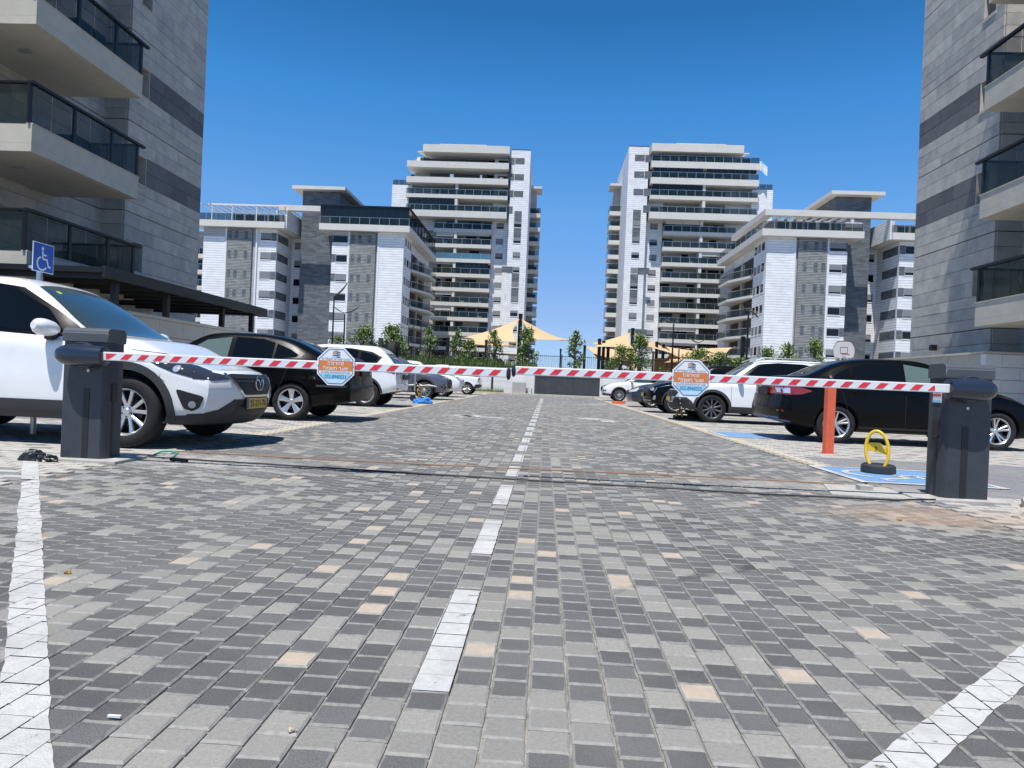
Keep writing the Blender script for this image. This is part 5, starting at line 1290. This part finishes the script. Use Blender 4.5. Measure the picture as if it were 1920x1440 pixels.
barrier('dark grey barrier cabinet on the right, small sticker on its side, striped arm reaching left',1,(3.20,3.56),(5.70,5.94),5.60,-.245,3.19,.895,1.155,(3.165,3.535))
MB().prism([(-4.05,5.44),(-3.44,5.44),(-3.44,5.90),(-4.05,5.90)],-.01,.022).obj('cabinet_plinth',M['concrete'],bevel=.006,label='low concrete plinth under the left barrier cabinet',category='plinth')
MB().prism([(2.98,5.72),(3.12,5.60),(3.68,5.60),(3.68,5.98),(3.0,5.98)],-.01,.022).obj('cabinet_plinth',M['concrete'],bevel=.006,label='rough concrete plinth under the right barrier cabinet',category='plinth')
# ---- things on the ground
def tag(o,label,cat,group=None):
    o['label']=label; o['category']=cat
    if group: o['group']=group
    return o
def cable(pts,r_,m,label,name='cable'):
    q=[]; 
    for i in range(len(pts)-1):
        a,b=Vector(pts[i]),Vector(pts[i+1]); n=max(2,int((b-a).length/.12))
        for k in range(n): p=a.lerp(b,k/n); q.append((p.x,p.y+R.uniform(-.006,.006),p.z+R.uniform(0,.002)))
    q.append(pts[-1]); return tag(MB().tube(q,r_,6).obj(name,m,smooth=True),label,'cable')
cable([(-3.42,5.90,.012),(-2.0,5.78,.01),(0,5.62,.01),(1.8,5.50,.01),(2.75,5.50,.012),(2.88,5.56,.014),(3.10,5.60,.02)],.0075,M['cable_black'],'thin black cable lying across the lane between the two barrier cabinets')
cable([(-3.55,6.40,.01),(-2,6.32,.01),(0,6.35,.01),(1.6,6.40,.01),(2.72,6.36,.01)],.0055,M['cable_brown'],'reddish brown cable lying across the lane behind the black cable')
# black bag: crumpled lump
def lump(name,c,rx,ry,rz,m,label,cat,seed,parts=1):
    rr=random.Random(seed); me=bpy.data.meshes.new(name); b=bmesh.new()
    for k in range(parts):
        g=bmesh.ops.create_icosphere(b,subdivisions=4,radius=1); ox=(k-(parts-1)/2)*1.25
        for v in g['verts']:
            n=Vector(v.co); import mathutils
            f=mathutils.noise.fractal(n*1.7+Vector((seed+k*3,0,0)),1,2,4)
            v.co=n*(1+.38*f)
            v.co=Vector((v.co.x*rx*(.75 if parts>1 else 1)*(1 if k==0 else .8)+ox*rx*.72,v.co.y*ry,max(0,v.co.z*rz*(1 if k==0 else .55)+rz*.25)))
    b.to_mesh(me); b.free(); me.materials.append(m); me.polygons.foreach_set('use_smooth',[True]*len(me.polygons)); me.set_sharp_from_angle(angle=rad(30))
    o=link(name,me,loc=c); return tag(o,label,cat)
lump('plastic_bag',(-4.05,5.42,0),.13,.07,.065,M['bag'],'crumpled black plastic bag on the ground left of the left cabinet','bag',4,2)
lump('sack',(3.56,5.02,.0),.20,.16,.15,M['sack'],'beige and white sack lying at the right edge of the frame','sack',9,1)
tag(MB().tube([(-3.16,5.77,.018),(-2.99,5.72,.018)],.014,10).obj('pipe_piece',M['black_plastic'],smooth=True),'short black piece of pipe lying right of the left cabinet','pipe')
tag(MB().tube([(-3.47,6.05,.01),(-3.40,6.04,.045),(-3.30,6.02,.055),(-3.22,6.0,.045),(-3.25,5.98,.012)],.008,8).obj('hook_strap',mat('green_rubber',(.02,.30,.20),.5),smooth=True),'small green curved strap on the ground beside the front wheel of the white crossover','strap')
bx('concrete_block',M['concrete'],None,2.71,2.82,6.02,6.12,.0,.05,bevel=.006,label='small concrete block on the ground left of the blue bay marking',category='block')
for i,(x,y,s_,lab) in enumerate(((-.53,1.52,.012,'pink pebble near the bottom of the frame left of centre'),(-1.78,2.55,.016,'orange brown chip of stone on the pavers at left'),(2.38,3.05,.014,'orange pebble on the pavers at right'),(-2.75,4.6,.012,'small cream pebble left of the lane'),(2.35,4.65,.018,'brown clod in the spilt sand at right'),(1.02,3.3,.007,'tiny grey pebble right of centre'))):
    lump('pebble',(x,y,.002),s_*.8,s_*.6,s_*.55,M[('sack','brass','brass','pav_beige','brass','concrete')[i]] if i!=0 else M['pav_beige'],lab,'pebble',20+i)
tag(MB().tube([(-2.42,2.62,.006),(-2.35,2.63,.010),(-2.24,2.61,.006)],[.004,.007,.002],6).obj('twig',M['trunk'],smooth=True),'dry curled twig on the white edge line at left','twig')
bx('cigarette',M['frame_white'],None,-.955,-.925,1.52,1.526,.004,.009,label='tiny white cigarette end in a paver joint bottom left',category='litter')
# orange post, parking lock, sign
t=thing('bollard','square orange red post standing before the rear wheel of the right black saloon','post',(3.96,9.83,0),rad(8))
bx('post',M['orange_paint'],t,-.06,.06,-.05,.05,.006,1.02,bevel=.008); bx('foot_plate',M['orange_paint'],t,-.09,.09,-.07,.07,0,.006)
t=thing('parking_lock','yellow oval parking lock with round grey base on the blue bay marking','parking lock',(3.56,7.52,.009),rad(8))
MB().lathe([(.002,0),(.165,0),(.17,.02),(.165,.075),(.145,.09),(.002,.092)],36,'z').obj('base',M['trim'],t,smooth=True)
pts=[(-.07+.078*math.cos(a)*1.0,-.075+.02*math.sin(a)+.075*math.cos(a)*-1,.24+.20*math.sin(a)) for a in [rad(q) for q in range(-58,239,11)]]
MB().tube(pts,.017,10).obj('hoop',M['yellow'],t,smooth=True)
MB().add([(-.14,.0,.24),(.0,-.14,.20),(.0,-.135,.26),(-.07,-.12,.32),(-.14,.0,.31),(-.14,.015,.24),(.005,-.125,.20),(.005,-.12,.26),(-.065,-.10,.32),(-.14,.015,.31)],[(0,1,2,3,4),(9,8,7,6,5),(0,5,6,1),(1,6,7,2),(2,7,8,3),(3,8,9,4),(4,9,5,0)]).obj('shield',M['yellow'],t)
MB().lathe([(.002,-.002),(.02,-.002),(.02,.002)],14,'y',c=(-.07,-.072,.27)).obj('symbol',M['black_plastic'],t)
t=thing('parking_lock','small folded yellow and black lock on the ground under the right white crossover','parking lock',(3.62,19.0,0))
bx('base',M['trim'],t,-.1,.45,-.12,.12,0,.10,bevel=.02); MB().tube([(-.05,-.14,.06),(-.02,-.14,.24),(.06,-.14,.24),(.10,-.14,.06)],.03,8).obj('hoop',M['yellow'],t,smooth=True)
t=thing('parking_sign','blue and white disabled parking sign on a steel pole behind the white crossover at left','sign',(-5.64,7.42,0))
MB().tube([(0,0,0),(0,0,2.02)],.030,16).obj('pole',M['alu'],t,smooth=True)
pl=bx('plate',M['sign_white'],t,.034,.040,-.16,.16,1.79,2.11,bevel=.001); bx('blue_field',M['road_blue'],pl,.0402,.0412,-.152,.152,1.798,2.102)
wheelchair(lambda u,v,z:(.0425,-.14+.28*u,1.80+.285*v),0,M['sign_white'],'wheelchair_symbol',pl)
bx('bracket',M['alu'],t,-.035,.033,-.12,.12,1.82,1.85)
# ---- camping trailer between the white and grey crossovers
t=thing('trailer','car trailer with hitch, jockey pole, chain and upright post carrying a spare wheel','trailer',(-5.3,23.6,0))
bx('frame',M['trim'],t,-3.6,-.6,-.8,.8,.45,.60); bx('side_rail',M['alu'],t,-.62,-.55,-.8,.8,.4,.66)
mb=MB(); mb.tube([(-.6,-.6,.5),(.95,-.02,.48)],.035,8); mb.tube([(-.6,.6,.5),(.95,.02,.48)],.035,8); mb.obj('drawbar',M['trim'],t,smooth=True)
mb=MB(); mb.tube([(.55,-.10,.52),(.85,-.1,.55),(1.0,-.1,.52),(1.35,-.1,.56),(1.62,-.10,.53)],[.035,.05,.03,.045,.025],10); mb.tube([(.6,.02,.50),(.9,.0,.62),(1.3,.02,.50)],.015,6); mb.obj('coupling',mat('zinc_steel',(.28,.28,.27),.5,metal=.6),t,smooth=True)
MB().tube([(.88,-.2,.35),(.88,-.2,1.30)],.034,12).obj('jockey_pole',M['alu'],t,smooth=True); MB().lathe([(.002,-.04),(.10,-.04),(.11,0),(.10,.04),(.002,.04)],20,'y',c=(.83,-.2,.12)).obj('jockey_wheel',M['rubber'],t,smooth=True)
mb=MB(); mb.tube([(1.02+.03*math.sin(k),-.22+.02*math.cos(k*2),.55-.04*k) for k in range(13)],.028,6); mb.tube([(1.10+.03*math.cos(k),-.22,.52-.038*k) for k in range(12)],.022,6); mb.obj('chain',M['brass'],t,smooth=True)
mb=MB().box(-.46,-.32,-.12,.05,.6,2.12); mb.obj('upright_post',M['trim'],t,bevel=.01); bx('wheel_arm',M['black_metal'],t,-.32,-.05,-.08,0,1.78,1.88)
sw=MB().lathe([(.18,-.11),(.21,-.135),(.36,-.135),(.39,-.10),(.39,.10),(.36,.135),(.21,.135),(.18,.11)],32,'x',c=(.05,-.04,1.66)).obj('spare_wheel',M['rubber'],t,smooth=True); MB().lathe([(.002,.08),(.17,.08),(.17,-.08)],24,'x',c=(.05,-.04,1.66)).obj('rim',M['alloy_dark'],sw,smooth=True)
for yy in (-.85,.85): MB().lathe([(.002,-.1),(.2,-.1),(.32,-.1),(.33,0),(.32,.1),(.002,.1)],28,'y',c=(-2.2,yy,.33)).obj('wheel',M['rubber'],t,smooth=True)
lump('cloth',(-3.80,21.6,0),.26,.14,.15,M['cloth_blue'],'bright blue cloth lying on the ground below the trailer hitch','cloth',33)
bx('curtain_box',M['wood'],None,0,0,0,0,0,0) if 0 else None
# ================================================================ canopy, boundary walls, end wall
t=thing('canopy','long flat black canopy on slim posts in front of the near left building','canopy',(-10.3,24.7,0))
bx('roof',M['black_metal'],t,-4.1,0,-9.2,0,2.92,3.05); bx('fascia',M['black_metal'],t,0,.10,-9.2,.1,2.80,3.07,bevel=.01); bx('end_fascia',M['black_metal'],t,-4.1,0,.0,.08,2.80,3.07)
for i in range(9): ib('rafter',M['black_metal'],t,-4.0,0,-9.0+i*1.1,-8.92+i*1.1,2.80,2.92)
for y in (-8.3,-6.0,-2.7,-.45): ib('post',M['black_metal'],t,-.32,-.18,y-.07,y+.07,0,2.80)
t=thing('boundary_wall','long cream stone wall behind the black saloon at left','wall',(-8.6,12,0))
for r_ in range(5):
    for k in range(26):
        x=-.3; y=-2+k*1.0+(r_%2)*.5; ib('stone_block',M['wall_cream'],t,-.28+R.uniform(-.004,.004),0,y+.006,y+.994,.37*r_+.006,.37*(r_+1)-.006)
bx('coping',M['wall_cream'],t,-.33,.05,-2,24.5,1.852,1.92); bx('core',M['stone_back'],t,-.25,-.02,-1.98,24.4,0,1.85)
bx('wall_lamp',M['black_metal'],None,-14.40,-14.25,23.5,24.0,2.3,2.45,label='small black wall lamp under the canopy on the near left building',category='lamp')
t=thing('boundary_wall','pale block wall in front of the near right building, turning the corner at right','wall',(12.3,20.3,0))
for r_ in range(6):
    for k in range(7):
        if k==0 and r_%2: ib('stone_block',M['wall_cream'],t,0,.25,.006,.494,.36*r_+.006,.36*(r_+1)-.006)
        y=k*1.05+(r_%2)*.5; ib('stone_block',M['wall_cream'],t,0,.25,y+.006,min(y+1.044,7.4),.36*r_+.006,.36*(r_+1)-.006)
    for k in range(10):
        if k==0 and r_%2: ib('stone_block',M['wall_white'],t,.006,.444,-.25,-.002,.36*r_+.006,.36*(r_+1)-.006)
        x=k*.95+(r_%2)*.45; ib('stone_block',M['wall_white'],t,x+.006,x+.944,-.25+R.uniform(-.004,.004),-.002,.36*r_+.006,.36*(r_+1)-.006)
bx('coping',M['wall_cream'],t,-.06,.31,-.3,7.5,2.162,2.23); bx('coping',M['wall_cream'],t,.312,9.5,-.3,.06,2.162,2.23); bx('core',M['stone_back'],t,.03,.2,.003,7.3,0,2.16); bx('core',M['stone_back'],t,.01,9.4,-.2,-.02,0,2.16)
bx('wall_lamp',M['black_metal'],None,13.55,13.72,25.1,25.3,2.55,2.75,label='small wall lamp low on the near right building',category='lamp')
t=thing('end_wall','long white stone wall closing the far end of the lane below the fence','wall',(0,44,0))
nw=0
for r_ in range(4):
    x=-24+(r_%2)*.6
    while x<26:
        w_=1.2; 
        if not(-.72-w_<x<3.4 and r_<4): 
            if nw<300: nw+=1; ib('stone_block',M['wall_white'],t,x+.006,x+w_-.006,0,.3,.40*r_+.005,.40*(r_+1)-.005)
        x+=w_
bx('core',M['wall_white'],t,-24,26,.02,.32,0,1.6); bx('coping',M['wall_white'],t,-24,26,-.04,.36,1.602,1.68)
for x in (-.78,3.5): bx('gate_jamb',M['wall_white'],t,x-.05,x+.1,-.03,0,0,1.6)
bx('lintel',M['wall_white'],t,-.72,3.5,-.035,-.002,1.36,1.6)
bx('drain_pipe',M['black_metal'],t,-3.42,-3.32,-.08,-.02,0,1.6)
t=thing('service_gate','wide low dark grey steel gate in the white end wall','gate',(1.4,43.95,0))
for i in range(12): ib('gate_panel',M['gate_grey'],t,-2.05+i*.34+.004,-2.05+(i+1)*.34-.004,-.03,.0,.04,1.33)
bx('gate_back',M['gate_grey'],t,-2.05,2.03,0,.03,.04,1.33); bx('gate_rail',M['gate_grey'],t,-2.05,2.03,-.045,-.031,.10,.16); bx('gate_rail',M['gate_grey'],t,-2.05,2.03,-.045,-.031,1.2,1.26)
t=thing('electric_cabinet','beige two door utility cabinet against the white end wall left of the dark gate','cabinet',(-1.62,43.7,0))
bx('cabinet',M['cab_beige'],t,-.43,.43,-.2,.2,.02,.80,bevel=.01); bx('door',M['cab_beige'],t,-.41,-.008,-.215,-.2,.05,.77); bx('door',M['cab_beige'],t,.008,.41,-.215,-.2,.05,.77)
t=thing('pipe_valve','small grey pipe loop standing between the utility cabinet and the gate','pipe',(-.95,43.7,0))
MB().tube([(-.12,0,0),(-.12,0,.5),(.12,0,.5),(.12,0,.1)],.03,8).obj('pipe',M['alu'],t,smooth=True)
# fence with bars
t=thing('railing_fence','black bar fence running along the top of the white end wall','fence',(0,44.2,1.68))
mb=MB(); x=-24
while x<26: mb.box(x-.009,x+.009,-.009,.009,.05,.95); x+=.125
link('fence_bars',mb.mesh('fence_bars',M['black_metal'],fix=False),t,kind='stuff')
bx('rail',M['black_metal'],t,-24,26,-.015,.015,.86,.89); bx('rail',M['black_metal'],t,-24,26,-.015,.015,.08,.11)
for i in range(21): ib('post',M['black_metal'],t,-24+2.5*i-.03,-24+2.5*i+.03,-.03,.03,0,1.0)
# ================================================================ playground: masts, shade sails, lamps
def mast(x,y,z,label,w_=.20,z0=1.45):
    t=thing('sail_mast',label,'mast',(x,y,z0),0,'dark posts of the playground shade sails')
    bx('post',M['black_metal'],t,-w_/2,w_/2,-w_/2,w_/2,0,z-z0,bevel=.01); bx('cap',M['black_metal'],t,-w_/2-.02,w_/2+.02,-w_/2-.02,w_/2+.02,z-z0-.12,z-z0-.06); return t
for a in ((-2.05,52,5.95,'tallest dark mast left of centre carrying the big peaked sail',.30),(6.35,52,5.2,'tall dark mast carrying the right peaked sail',.24),(3.85,51,4.25,'left one of three dark posts standing close together near the gap',.24),(4.2,51.5,4.15,'middle one of three dark posts standing close together near the gap',.22),(4.5,51,3.75,'right one of three dark posts standing close together near the gap',.22),
          (2.95,54,3.9,'single dark post left of the three close posts',.2),(8.0,51,4.2,'dark post right of the right peaked sail',.2),(8.65,52,4.1,'second dark post right of the right peaked sail',.2),(13.9,50,4.75,'thick dark post in front of the pale block on the right',.26),(-7.3,51,3.9,'thick dark post left of the big peaked sail',.24),
          (-4.1,46.8,3.6,'slim dark post among bushes under the left sail corner',.14),(1.0,49,3.3,'short dark post beside the tree in the gap',.12),(10.9,53,3.9,'dark post under the brown sails on the right',.2),(12.0,54,3.8,'dark post right of the twin lamp on the right',.2)): mast(a[0],a[1],a[2],a[3],a[4])
def sail(label,c,sag=.12,n=14):
    """four corners; edges curve inwards, surface is the saddle between them"""
    A,B,C_,D=[Vector(p) for p in c]; cen=(A+B+C_+D)/4; mb=MB(); vs=[]
    for i in range(n+1):
        for j in range(n+1):
            u,v=i/n,j/n; p=A*(1-u)*(1-v)+B*u*(1-v)+C_*u*v+D*(1-u)*v
            k=max(4*u*(1-u)*(2*abs(v-.5))**3,4*v*(1-v)*(2*abs(u-.5))**3); p=p.lerp(cen,sag*k*2.0)
            p.z-=.10*math.sin(math.pi*u)*math.sin(math.pi*v); vs.append(p)
    mb.add(vs,[(i*(n+1)+j,(i+1)*(n+1)+j,(i+1)*(n+1)+j+1,i*(n+1)+j+1) for i in range(n) for j in range(n)])
    o=mb.obj('shade_sail',M['sail'],smooth=True); m=o.modifiers.new('t','SOLIDIFY'); m.thickness=.012
    return tag(o,label,'shade sail','sand coloured shade sails over the playground')
sail('big sand coloured sail falling left from the tallest mast',[(-2.1,51.9,5.55),(-6.1,50.5,3.9),(-5.2,47.8,3.35),(-2.0,48.2,3.55)])
sail('big sand coloured sail falling right from the tallest mast',[(-1.98,51.9,5.55),(1.1,53.5,4.15),(3.8,50.9,4.05),(-1.7,48.3,3.75)],.08)
sail('flat shaded sail hanging behind the left sails',[(-6.3,53,3.9),(-2.3,53.0,3.6),(-2.2,49,3.3),(-5.9,49.2,3.25)],.08)
sail('sand coloured sail falling left from the right mast',[(6.2,51.9,4.85),(3.3,52.5,3.95),(3.4,49.5,3.55),(6.1,48.6,3.45)],.10)
sail('sand coloured sail falling right from the right mast',[(6.45,51.9,4.85),(8.9,53,3.9),(9.6,50.2,3.15),(6.6,48.6,3.75)],.08)
sail('steep shaded sail closing the space below the right mast',[(3.0,54.5,3.85),(7.0,54.5,3.7),(7.2,51,2.0),(3.6,51,2.7)],.06)
sail('brown shaded sail in the middle of the right group',[(8.9,52.5,3.95),(12.6,52.0,3.55),(12.3,49.8,3.1),(8.7,50.4,3.05)],.08)
sail('long sand coloured sail low on the right',[(8.7,51,3.1),(11.9,50.5,3.25),(11.5,48.5,2.75),(8.2,48.6,2.6)],.10)
sail('high brown sail reaching to the thick post on the right',[(10.8,55,4.0),(15.2,55,4.3),(13.6,51,4.1),(12.9,50.8,3.4)],.08)
# timber climbing frame and other play things
t=thing('climbing_frame','brown timber climbing house under the right sails','climbing frame',(8.9,50.5,1.45))
for k in range(9): ib('board',M['wood'],t,-1.1+k*.25,-.88+k*.25,0,.05,0,1.5)
for x in (-1.2,1.2): bx('post',M['wood'],t,x-.06,x+.06,-.06,.06,0,2.0)
MB().tube([(-.3,-.1,.9),(.0,-.1,1.9)],.06,6).obj('brace',M['wood'],t); MB().tube([(.7,-.1,.9),(.9,-.1,1.9)],.06,6).obj('brace',M['wood'],t)
t=thing('swing_beam','rusty brown horizontal beam with a hanging red brown ball between bushes','play equipment',(-3.0,47.5,1.45))
MB().tube([(-1.0,0,1.25),(1.0,0,1.2)],.06,8).obj('beam',M['wood'],t,smooth=True); MB().tube([(-.2,0,1.2),(-.2,0,.9)],.015,5).obj('rope',M['trim'],t)
mb=MB().lathe([(.01,-.38),(.22,-.3),(.36,-.08),(.36,.1),(.2,.3),(.01,.36)],16,'z',c=(-.2,0,.55)); mb.obj('ball',M['redrock'],t,smooth=True)
for x in (-1.0,1.0): MB().tube([(x,0,0),(x,0,1.25)],.05,6).obj('post',M['wood'],t)
t=thing('spring_rocker','small yellow play panel beside the tree under the right mast','play equipment',(6.0,49.5,1.45)); bx('panel',M['yellow'],t,-.12,.15,-.05,.05,1.2,1.9,bevel=.02); bx('post',M['trim'],t,-.04,.04,-.04,.04,0,1.2)
# lamps with curved wings
def lamp_post(x,y,z,label,wings,z0=1.45,r_=.055):
    t=thing('street_lamp',label,'lamp post',(x,y,z0),0,'slim garden lamp posts'); H_=z-z0
    MB().tube([(0,0,0),(0,0,H_)],[r_*1.15,r_*.8],10).obj('pole',M['black_metal'],t,smooth=True)
    for sgn,L,up in wings:
        mb=MB(); pts=[(sgn*L*k/8,0,H_+.05+up*(k/8)**1.6) for k in range(9)]; vs=[];n=len(pts)
        for k,p in enumerate(pts):
            w_=.04+.12*math.sin(math.pi*min(1,k/8*.95+.05)); vs+=[(p[0],-w_,p[2]),(p[0],w_,p[2]),(p[0],w_*.8,p[2]+.05),(p[0],-w_*.8,p[2]+.05)]
        fs=[(k*4+j,k*4+(j+1)%4,(k+1)*4+(j+1)%4,(k+1)*4+j) for k in range(n-1) for j in range(4)]+[(3,2,1,0),(n*4-4,n*4-3,n*4-2,n*4-1)]
        mb.add(vs,fs).obj('lamp_head',M['trim'],t,smooth=True)
    return t
lamp_post(-14.15,45.2,5.95,'tallest lamp post with a single raised wing left of the twin lamp',[(1,.85,.85)])
lamp_post(-13.5,45.6,4.85,'twin wing lamp post right beside the tallest single wing lamp',[(1,.9,.42),(-1,.75,.38)])
lamp_post(-9.45,47,4.0,'small lamp post with a V shaped head in front of the left block balconies',[(1,.45,.40),(-1,.7,.40)])
lamp_post(12.9,45.4,6.0,'tall lamp post with one long wing before the right block balconies',[(-1,.55,.35),(1,.65,-.45)],r_=.065)
lamp_post(8.3,46.2,5.1,'lamp post with a boxy head directly above the right warning sign',[(1,.3,.25),(-1,.6,.25)])
lamp_post(10.1,47,3.9,'small lamp post with a pale twin wing above the brown sails',[(1,.5,.25),(-1,.6,.35)])
lamp_post(9.25,49,3.6,'short dark lamp post left of the pale twin wing lamp',[(1,.18,.05),(-1,.18,.05)])
lamp_post(-11.0,60,5.7,'thin far lamp post with a small fork head before the left ribbed wall',[(1,.35,.3),(-1,.35,.3)])
lamp_post(6.95,45.5,2.95,'pale slim lamp post with a cone head beside the right play area',[(1,.16,.3),(-1,.16,.3)])
lamp_post(-7.7,45.5,3.4,'pale thin post among the bushes in front of the left block corner',[(1,.25,.02)])
t=thing('basketball_hoop','white fan shaped basketball backboard with hoop above the right black saloon','basketball hoop',(18.85,45,1.45))
bp=MB().prismy(roundp([(-.62,1.75),(-.70,2.35),(-.45,2.86),(.45,2.86),(.70,2.35),(.62,1.75)],.3),-.02,.02).obj('backboard',M['hoop_board'],t)
fr=MB()
for a in ((-.23,.23,2.44,2.47),(-.23,.23,2.05,2.08),(-.23,-.20,2.08,2.44),(.20,.23,2.08,2.44)): fr.box(a[0],a[1],-.026,-.022,a[2],a[3])
o2=roundp([(-.62,1.75),(-.70,2.35),(-.45,2.86),(.45,2.86),(.70,2.35),(.62,1.75)],.3); fr.tube([(x,-.024,z) for x,z in o2]+[(o2[0][0],-.024,o2[0][1])],.014,4,cap=False); fr.obj('target_square',M['redrock'],bp)
MB().tube([(.22*math.cos(a),-.30+.22*math.sin(a),2.0) for a in [2*math.pi*i/20 for i in range(21)]],.016,6,cap=False).obj('hoop',M['redrock'],t,smooth=True); bx('pole',M['trim'],t,-.06,.06,.05,.17,0,2.2)
mb=MB()
for i in range(10): a=2*math.pi*i/10; mb.tube([(.22*math.cos(a),-.30+.22*math.sin(a),2.0),(.12*math.cos(a+.3),-.30+.12*math.sin(a+.3),1.62)],.006,3)
mb.obj('net',M['frame_white'],t)
# ================================================================ trees, hedge, grass
def crown_mesh(seed,h,rx,dens=900,leaf=.13,bottom=.18,up=1):
    r=random.Random(seed); mb=MB(); cl=[]
    for i in range(26):
        a=r.uniform(0,2*math.pi); t=r.uniform(bottom,1); q=rx*math.sin(math.pi*min(1,.18+.80*t))**.7*r.uniform(.25,1.05); cl.append((q*math.cos(a),q*math.sin(a),h*t,r.uniform(.13,.30)*rx+.06,r.randrange(3)))
    per=dens//len(cl)
    for cx_,cy_,cz_,cr,mi in cl:
        for j in range(per):
            d=Vector((r.gauss(0,1),r.gauss(0,1),r.gauss(0,1))).normalized()*cr*r.uniform(.3,1.15); p=Vector((cx_,cy_,cz_))+d
            n=Vector((r.gauss(0,.7),r.gauss(0,.7),r.uniform(.2,1.2))).normalized(); a=n.cross(Vector((r.gauss(0,1),r.gauss(0,1),r.gauss(0,1)))).normalized(); b=n.cross(a); s_=leaf*r.uniform(.55,1.2)
            mb.add([p-a*s_*.5,p-b*s_*.22,p+a*s_*.6,p+b*s_*.22],[(0,1,2,3)],mi if r.random()<.7 else r.randrange(4))
    me=mb.mesh('crown',M['leafs'],fix=False); return me
def trunk_mesh(seed,h,rx):
    r=random.Random(seed); mb=MB(); top=h*.85
    mb.tube([(0,0,0),(r.uniform(-.05,.05),0,h*.3),(r.uniform(-.08,.08),r.uniform(-.08,.08),h*.6),(0,0,top)],[.055,.045,.03,.012],7)
    for i in range(9): a=r.uniform(0,6.28); z=h*r.uniform(.25,.75); L=rx*r.uniform(.5,.95); mb.tube([(0,0,z),(L*.5*math.cos(a),L*.5*math.sin(a),z+L*.35),(L*math.cos(a),L*math.sin(a),z+L*.9)],[.02,.014,.005],5)
    return mb.mesh('trunk',M['trunk'],smooth=True)
CR=[crown_mesh(k,1.0,(.30,.38,.26,.34)[k],(1500,1900,800,1300)[k],(.075,.068,.085,.075)[k],(.10,.16,.22,.15)[k]) for k in range(4)]; TR=[trunk_mesh(k,1.0,.3) for k in range(4)]
def tree(x,y,H_,W_,kind,label,z0=1.45,cat='tree'):
    H_*=.9; t=thing('young_tree',label,cat,(x,y,z0),R.uniform(0,6.28),'young trees behind the end wall'); wx=W_/.66
    link('crown',CR[kind],t,scale=(wx,wx,H_)); link('trunk',TR[kind],t,scale=(wx*.9,wx*.9,H_))
for a in ((-14.2,46.5,2.1,1.3,3,'low leafy tree at the foot of the two tall left lamps'),(-12.35,46.8,2.9,1.9,1,'dense round tree above the rear of the left white crossover'),(-10.6,47.2,3.1,2.1,0,'bushy tree behind the spare wheel'),(-9.9,46.3,2.2,1.5,3,'smaller yellow green tree right of the spare wheel'),(-8.1,47.3,3.0,1.3,2,'thin sparse tree in front of the left block corner'),
    (-6.1,47,2.9,1.2,2,'slender tree left of the big sail'),(-5.2,46.6,2.2,1.4,0,'low tree under the left tip of the big sail'),(-3.6,47.0,2.95,1.5,2,'sparse bright tree overlapping the left half of the big sail'),(-1.35,46.6,3.2,1.7,0,'dark leafy tree just right of the tallest mast'),(1.9,46.6,3.1,1.6,2,'tree with uneven crown standing alone in the sky gap'),
    (5.0,46.6,2.2,1.8,1,'dense dark bush below the right peaked sail'),(6.25,46.8,3.1,1.7,0,'leafy tree right of the right mast'),(10.2,46.5,2.2,2.0,1,'dense tree under the pale twin wing lamp'),(11.6,46.8,2.0,2.0,3,'broad bush left of the tall right lamp'),(12.9,46.4,1.7,1.8,1,'low bush at the foot of the tall right lamp'),
    (14.6,46.6,2.5,1.5,0,'left tree of the trio before the right white wall'),(16.0,46.8,2.8,1.6,3,'middle tree of the trio before the right white wall'),(17.7,46.6,3.2,1.5,0,'tallest tree of the trio, beside the ribbed wall'),(19.6,47.5,1.9,1.2,2,'small tree behind the basketball backboard')): tree(*a)
# hedge and tall grass along the fence
mb=MB(); r=random.Random(77)
for i in range(5200):
    x=r.uniform(-15,-.6) if r.random()<.72 else r.uniform(9.5,20); y=r.uniform(44.5,46.2); h=r.uniform(.35,.95); a=r.uniform(0,6.28); w_=.018; lean=r.uniform(-.12,.12)
    mb.add([(x-w_*math.cos(a),y-w_*math.sin(a),1.45),(x+w_*math.cos(a),y+w_*math.sin(a),1.45),(x+lean+w_*.6*math.cos(a),y,1.45+h*.7),(x+lean*1.6,y+r.uniform(-.1,.1),1.45+h)],[(0,1,2,3)],r.choice((0,1,1,2)))
link('tall_grass',mb.mesh('tall_grass',M['leafs'],fix=False),kind='stuff',label='tall green grass growing behind the bar fence')
mb=MB()
for i in range(9000):
    x=r.uniform(-14,20); 
    if -.4<x<4.2 and r.random()<.93: continue
    y=r.uniform(45.6,48.5); z=1.45+abs(r.gauss(0,.38))*(1.3 if math.sin(x*1.7)+math.sin(x*.6+1)>0 else .8)
    n=Vector((r.gauss(0,.7),r.gauss(0,.7),r.uniform(.2,1.2))).normalized(); a=n.cross(Vector((r.gauss(0,1),r.gauss(0,1),r.gauss(0,1)))).normalized(); b=n.cross(a); s_=r.uniform(.07,.16); p=Vector((x,y,z))
    mb.add([p-a*s_*.5,p-b*s_*.25,p+a*s_*.6,p+b*s_*.25],[(0,1,2,3)],r.choice((0,0,1,3,3,2)))
link('shrub_bed',mb.mesh('shrub_bed',M['leafs'],fix=False),kind='stuff',label='mixed low shrubs behind the bar fence')
mb=MB()
for i in range(500):
    x=r.uniform(-4.6,-2.6); y=r.uniform(43.6,43.95); h=r.uniform(.1,.42); mb.add([(x-.02,y,0),(x+.02,y,0),(x+r.uniform(-.08,.08),y-.03,h)],[(0,1,2)],r.choice((0,1,2)))
link('weeds',mb.mesh('weeds',M['leafs'],fix=False),kind='stuff',label='weeds at the foot of the white end wall')
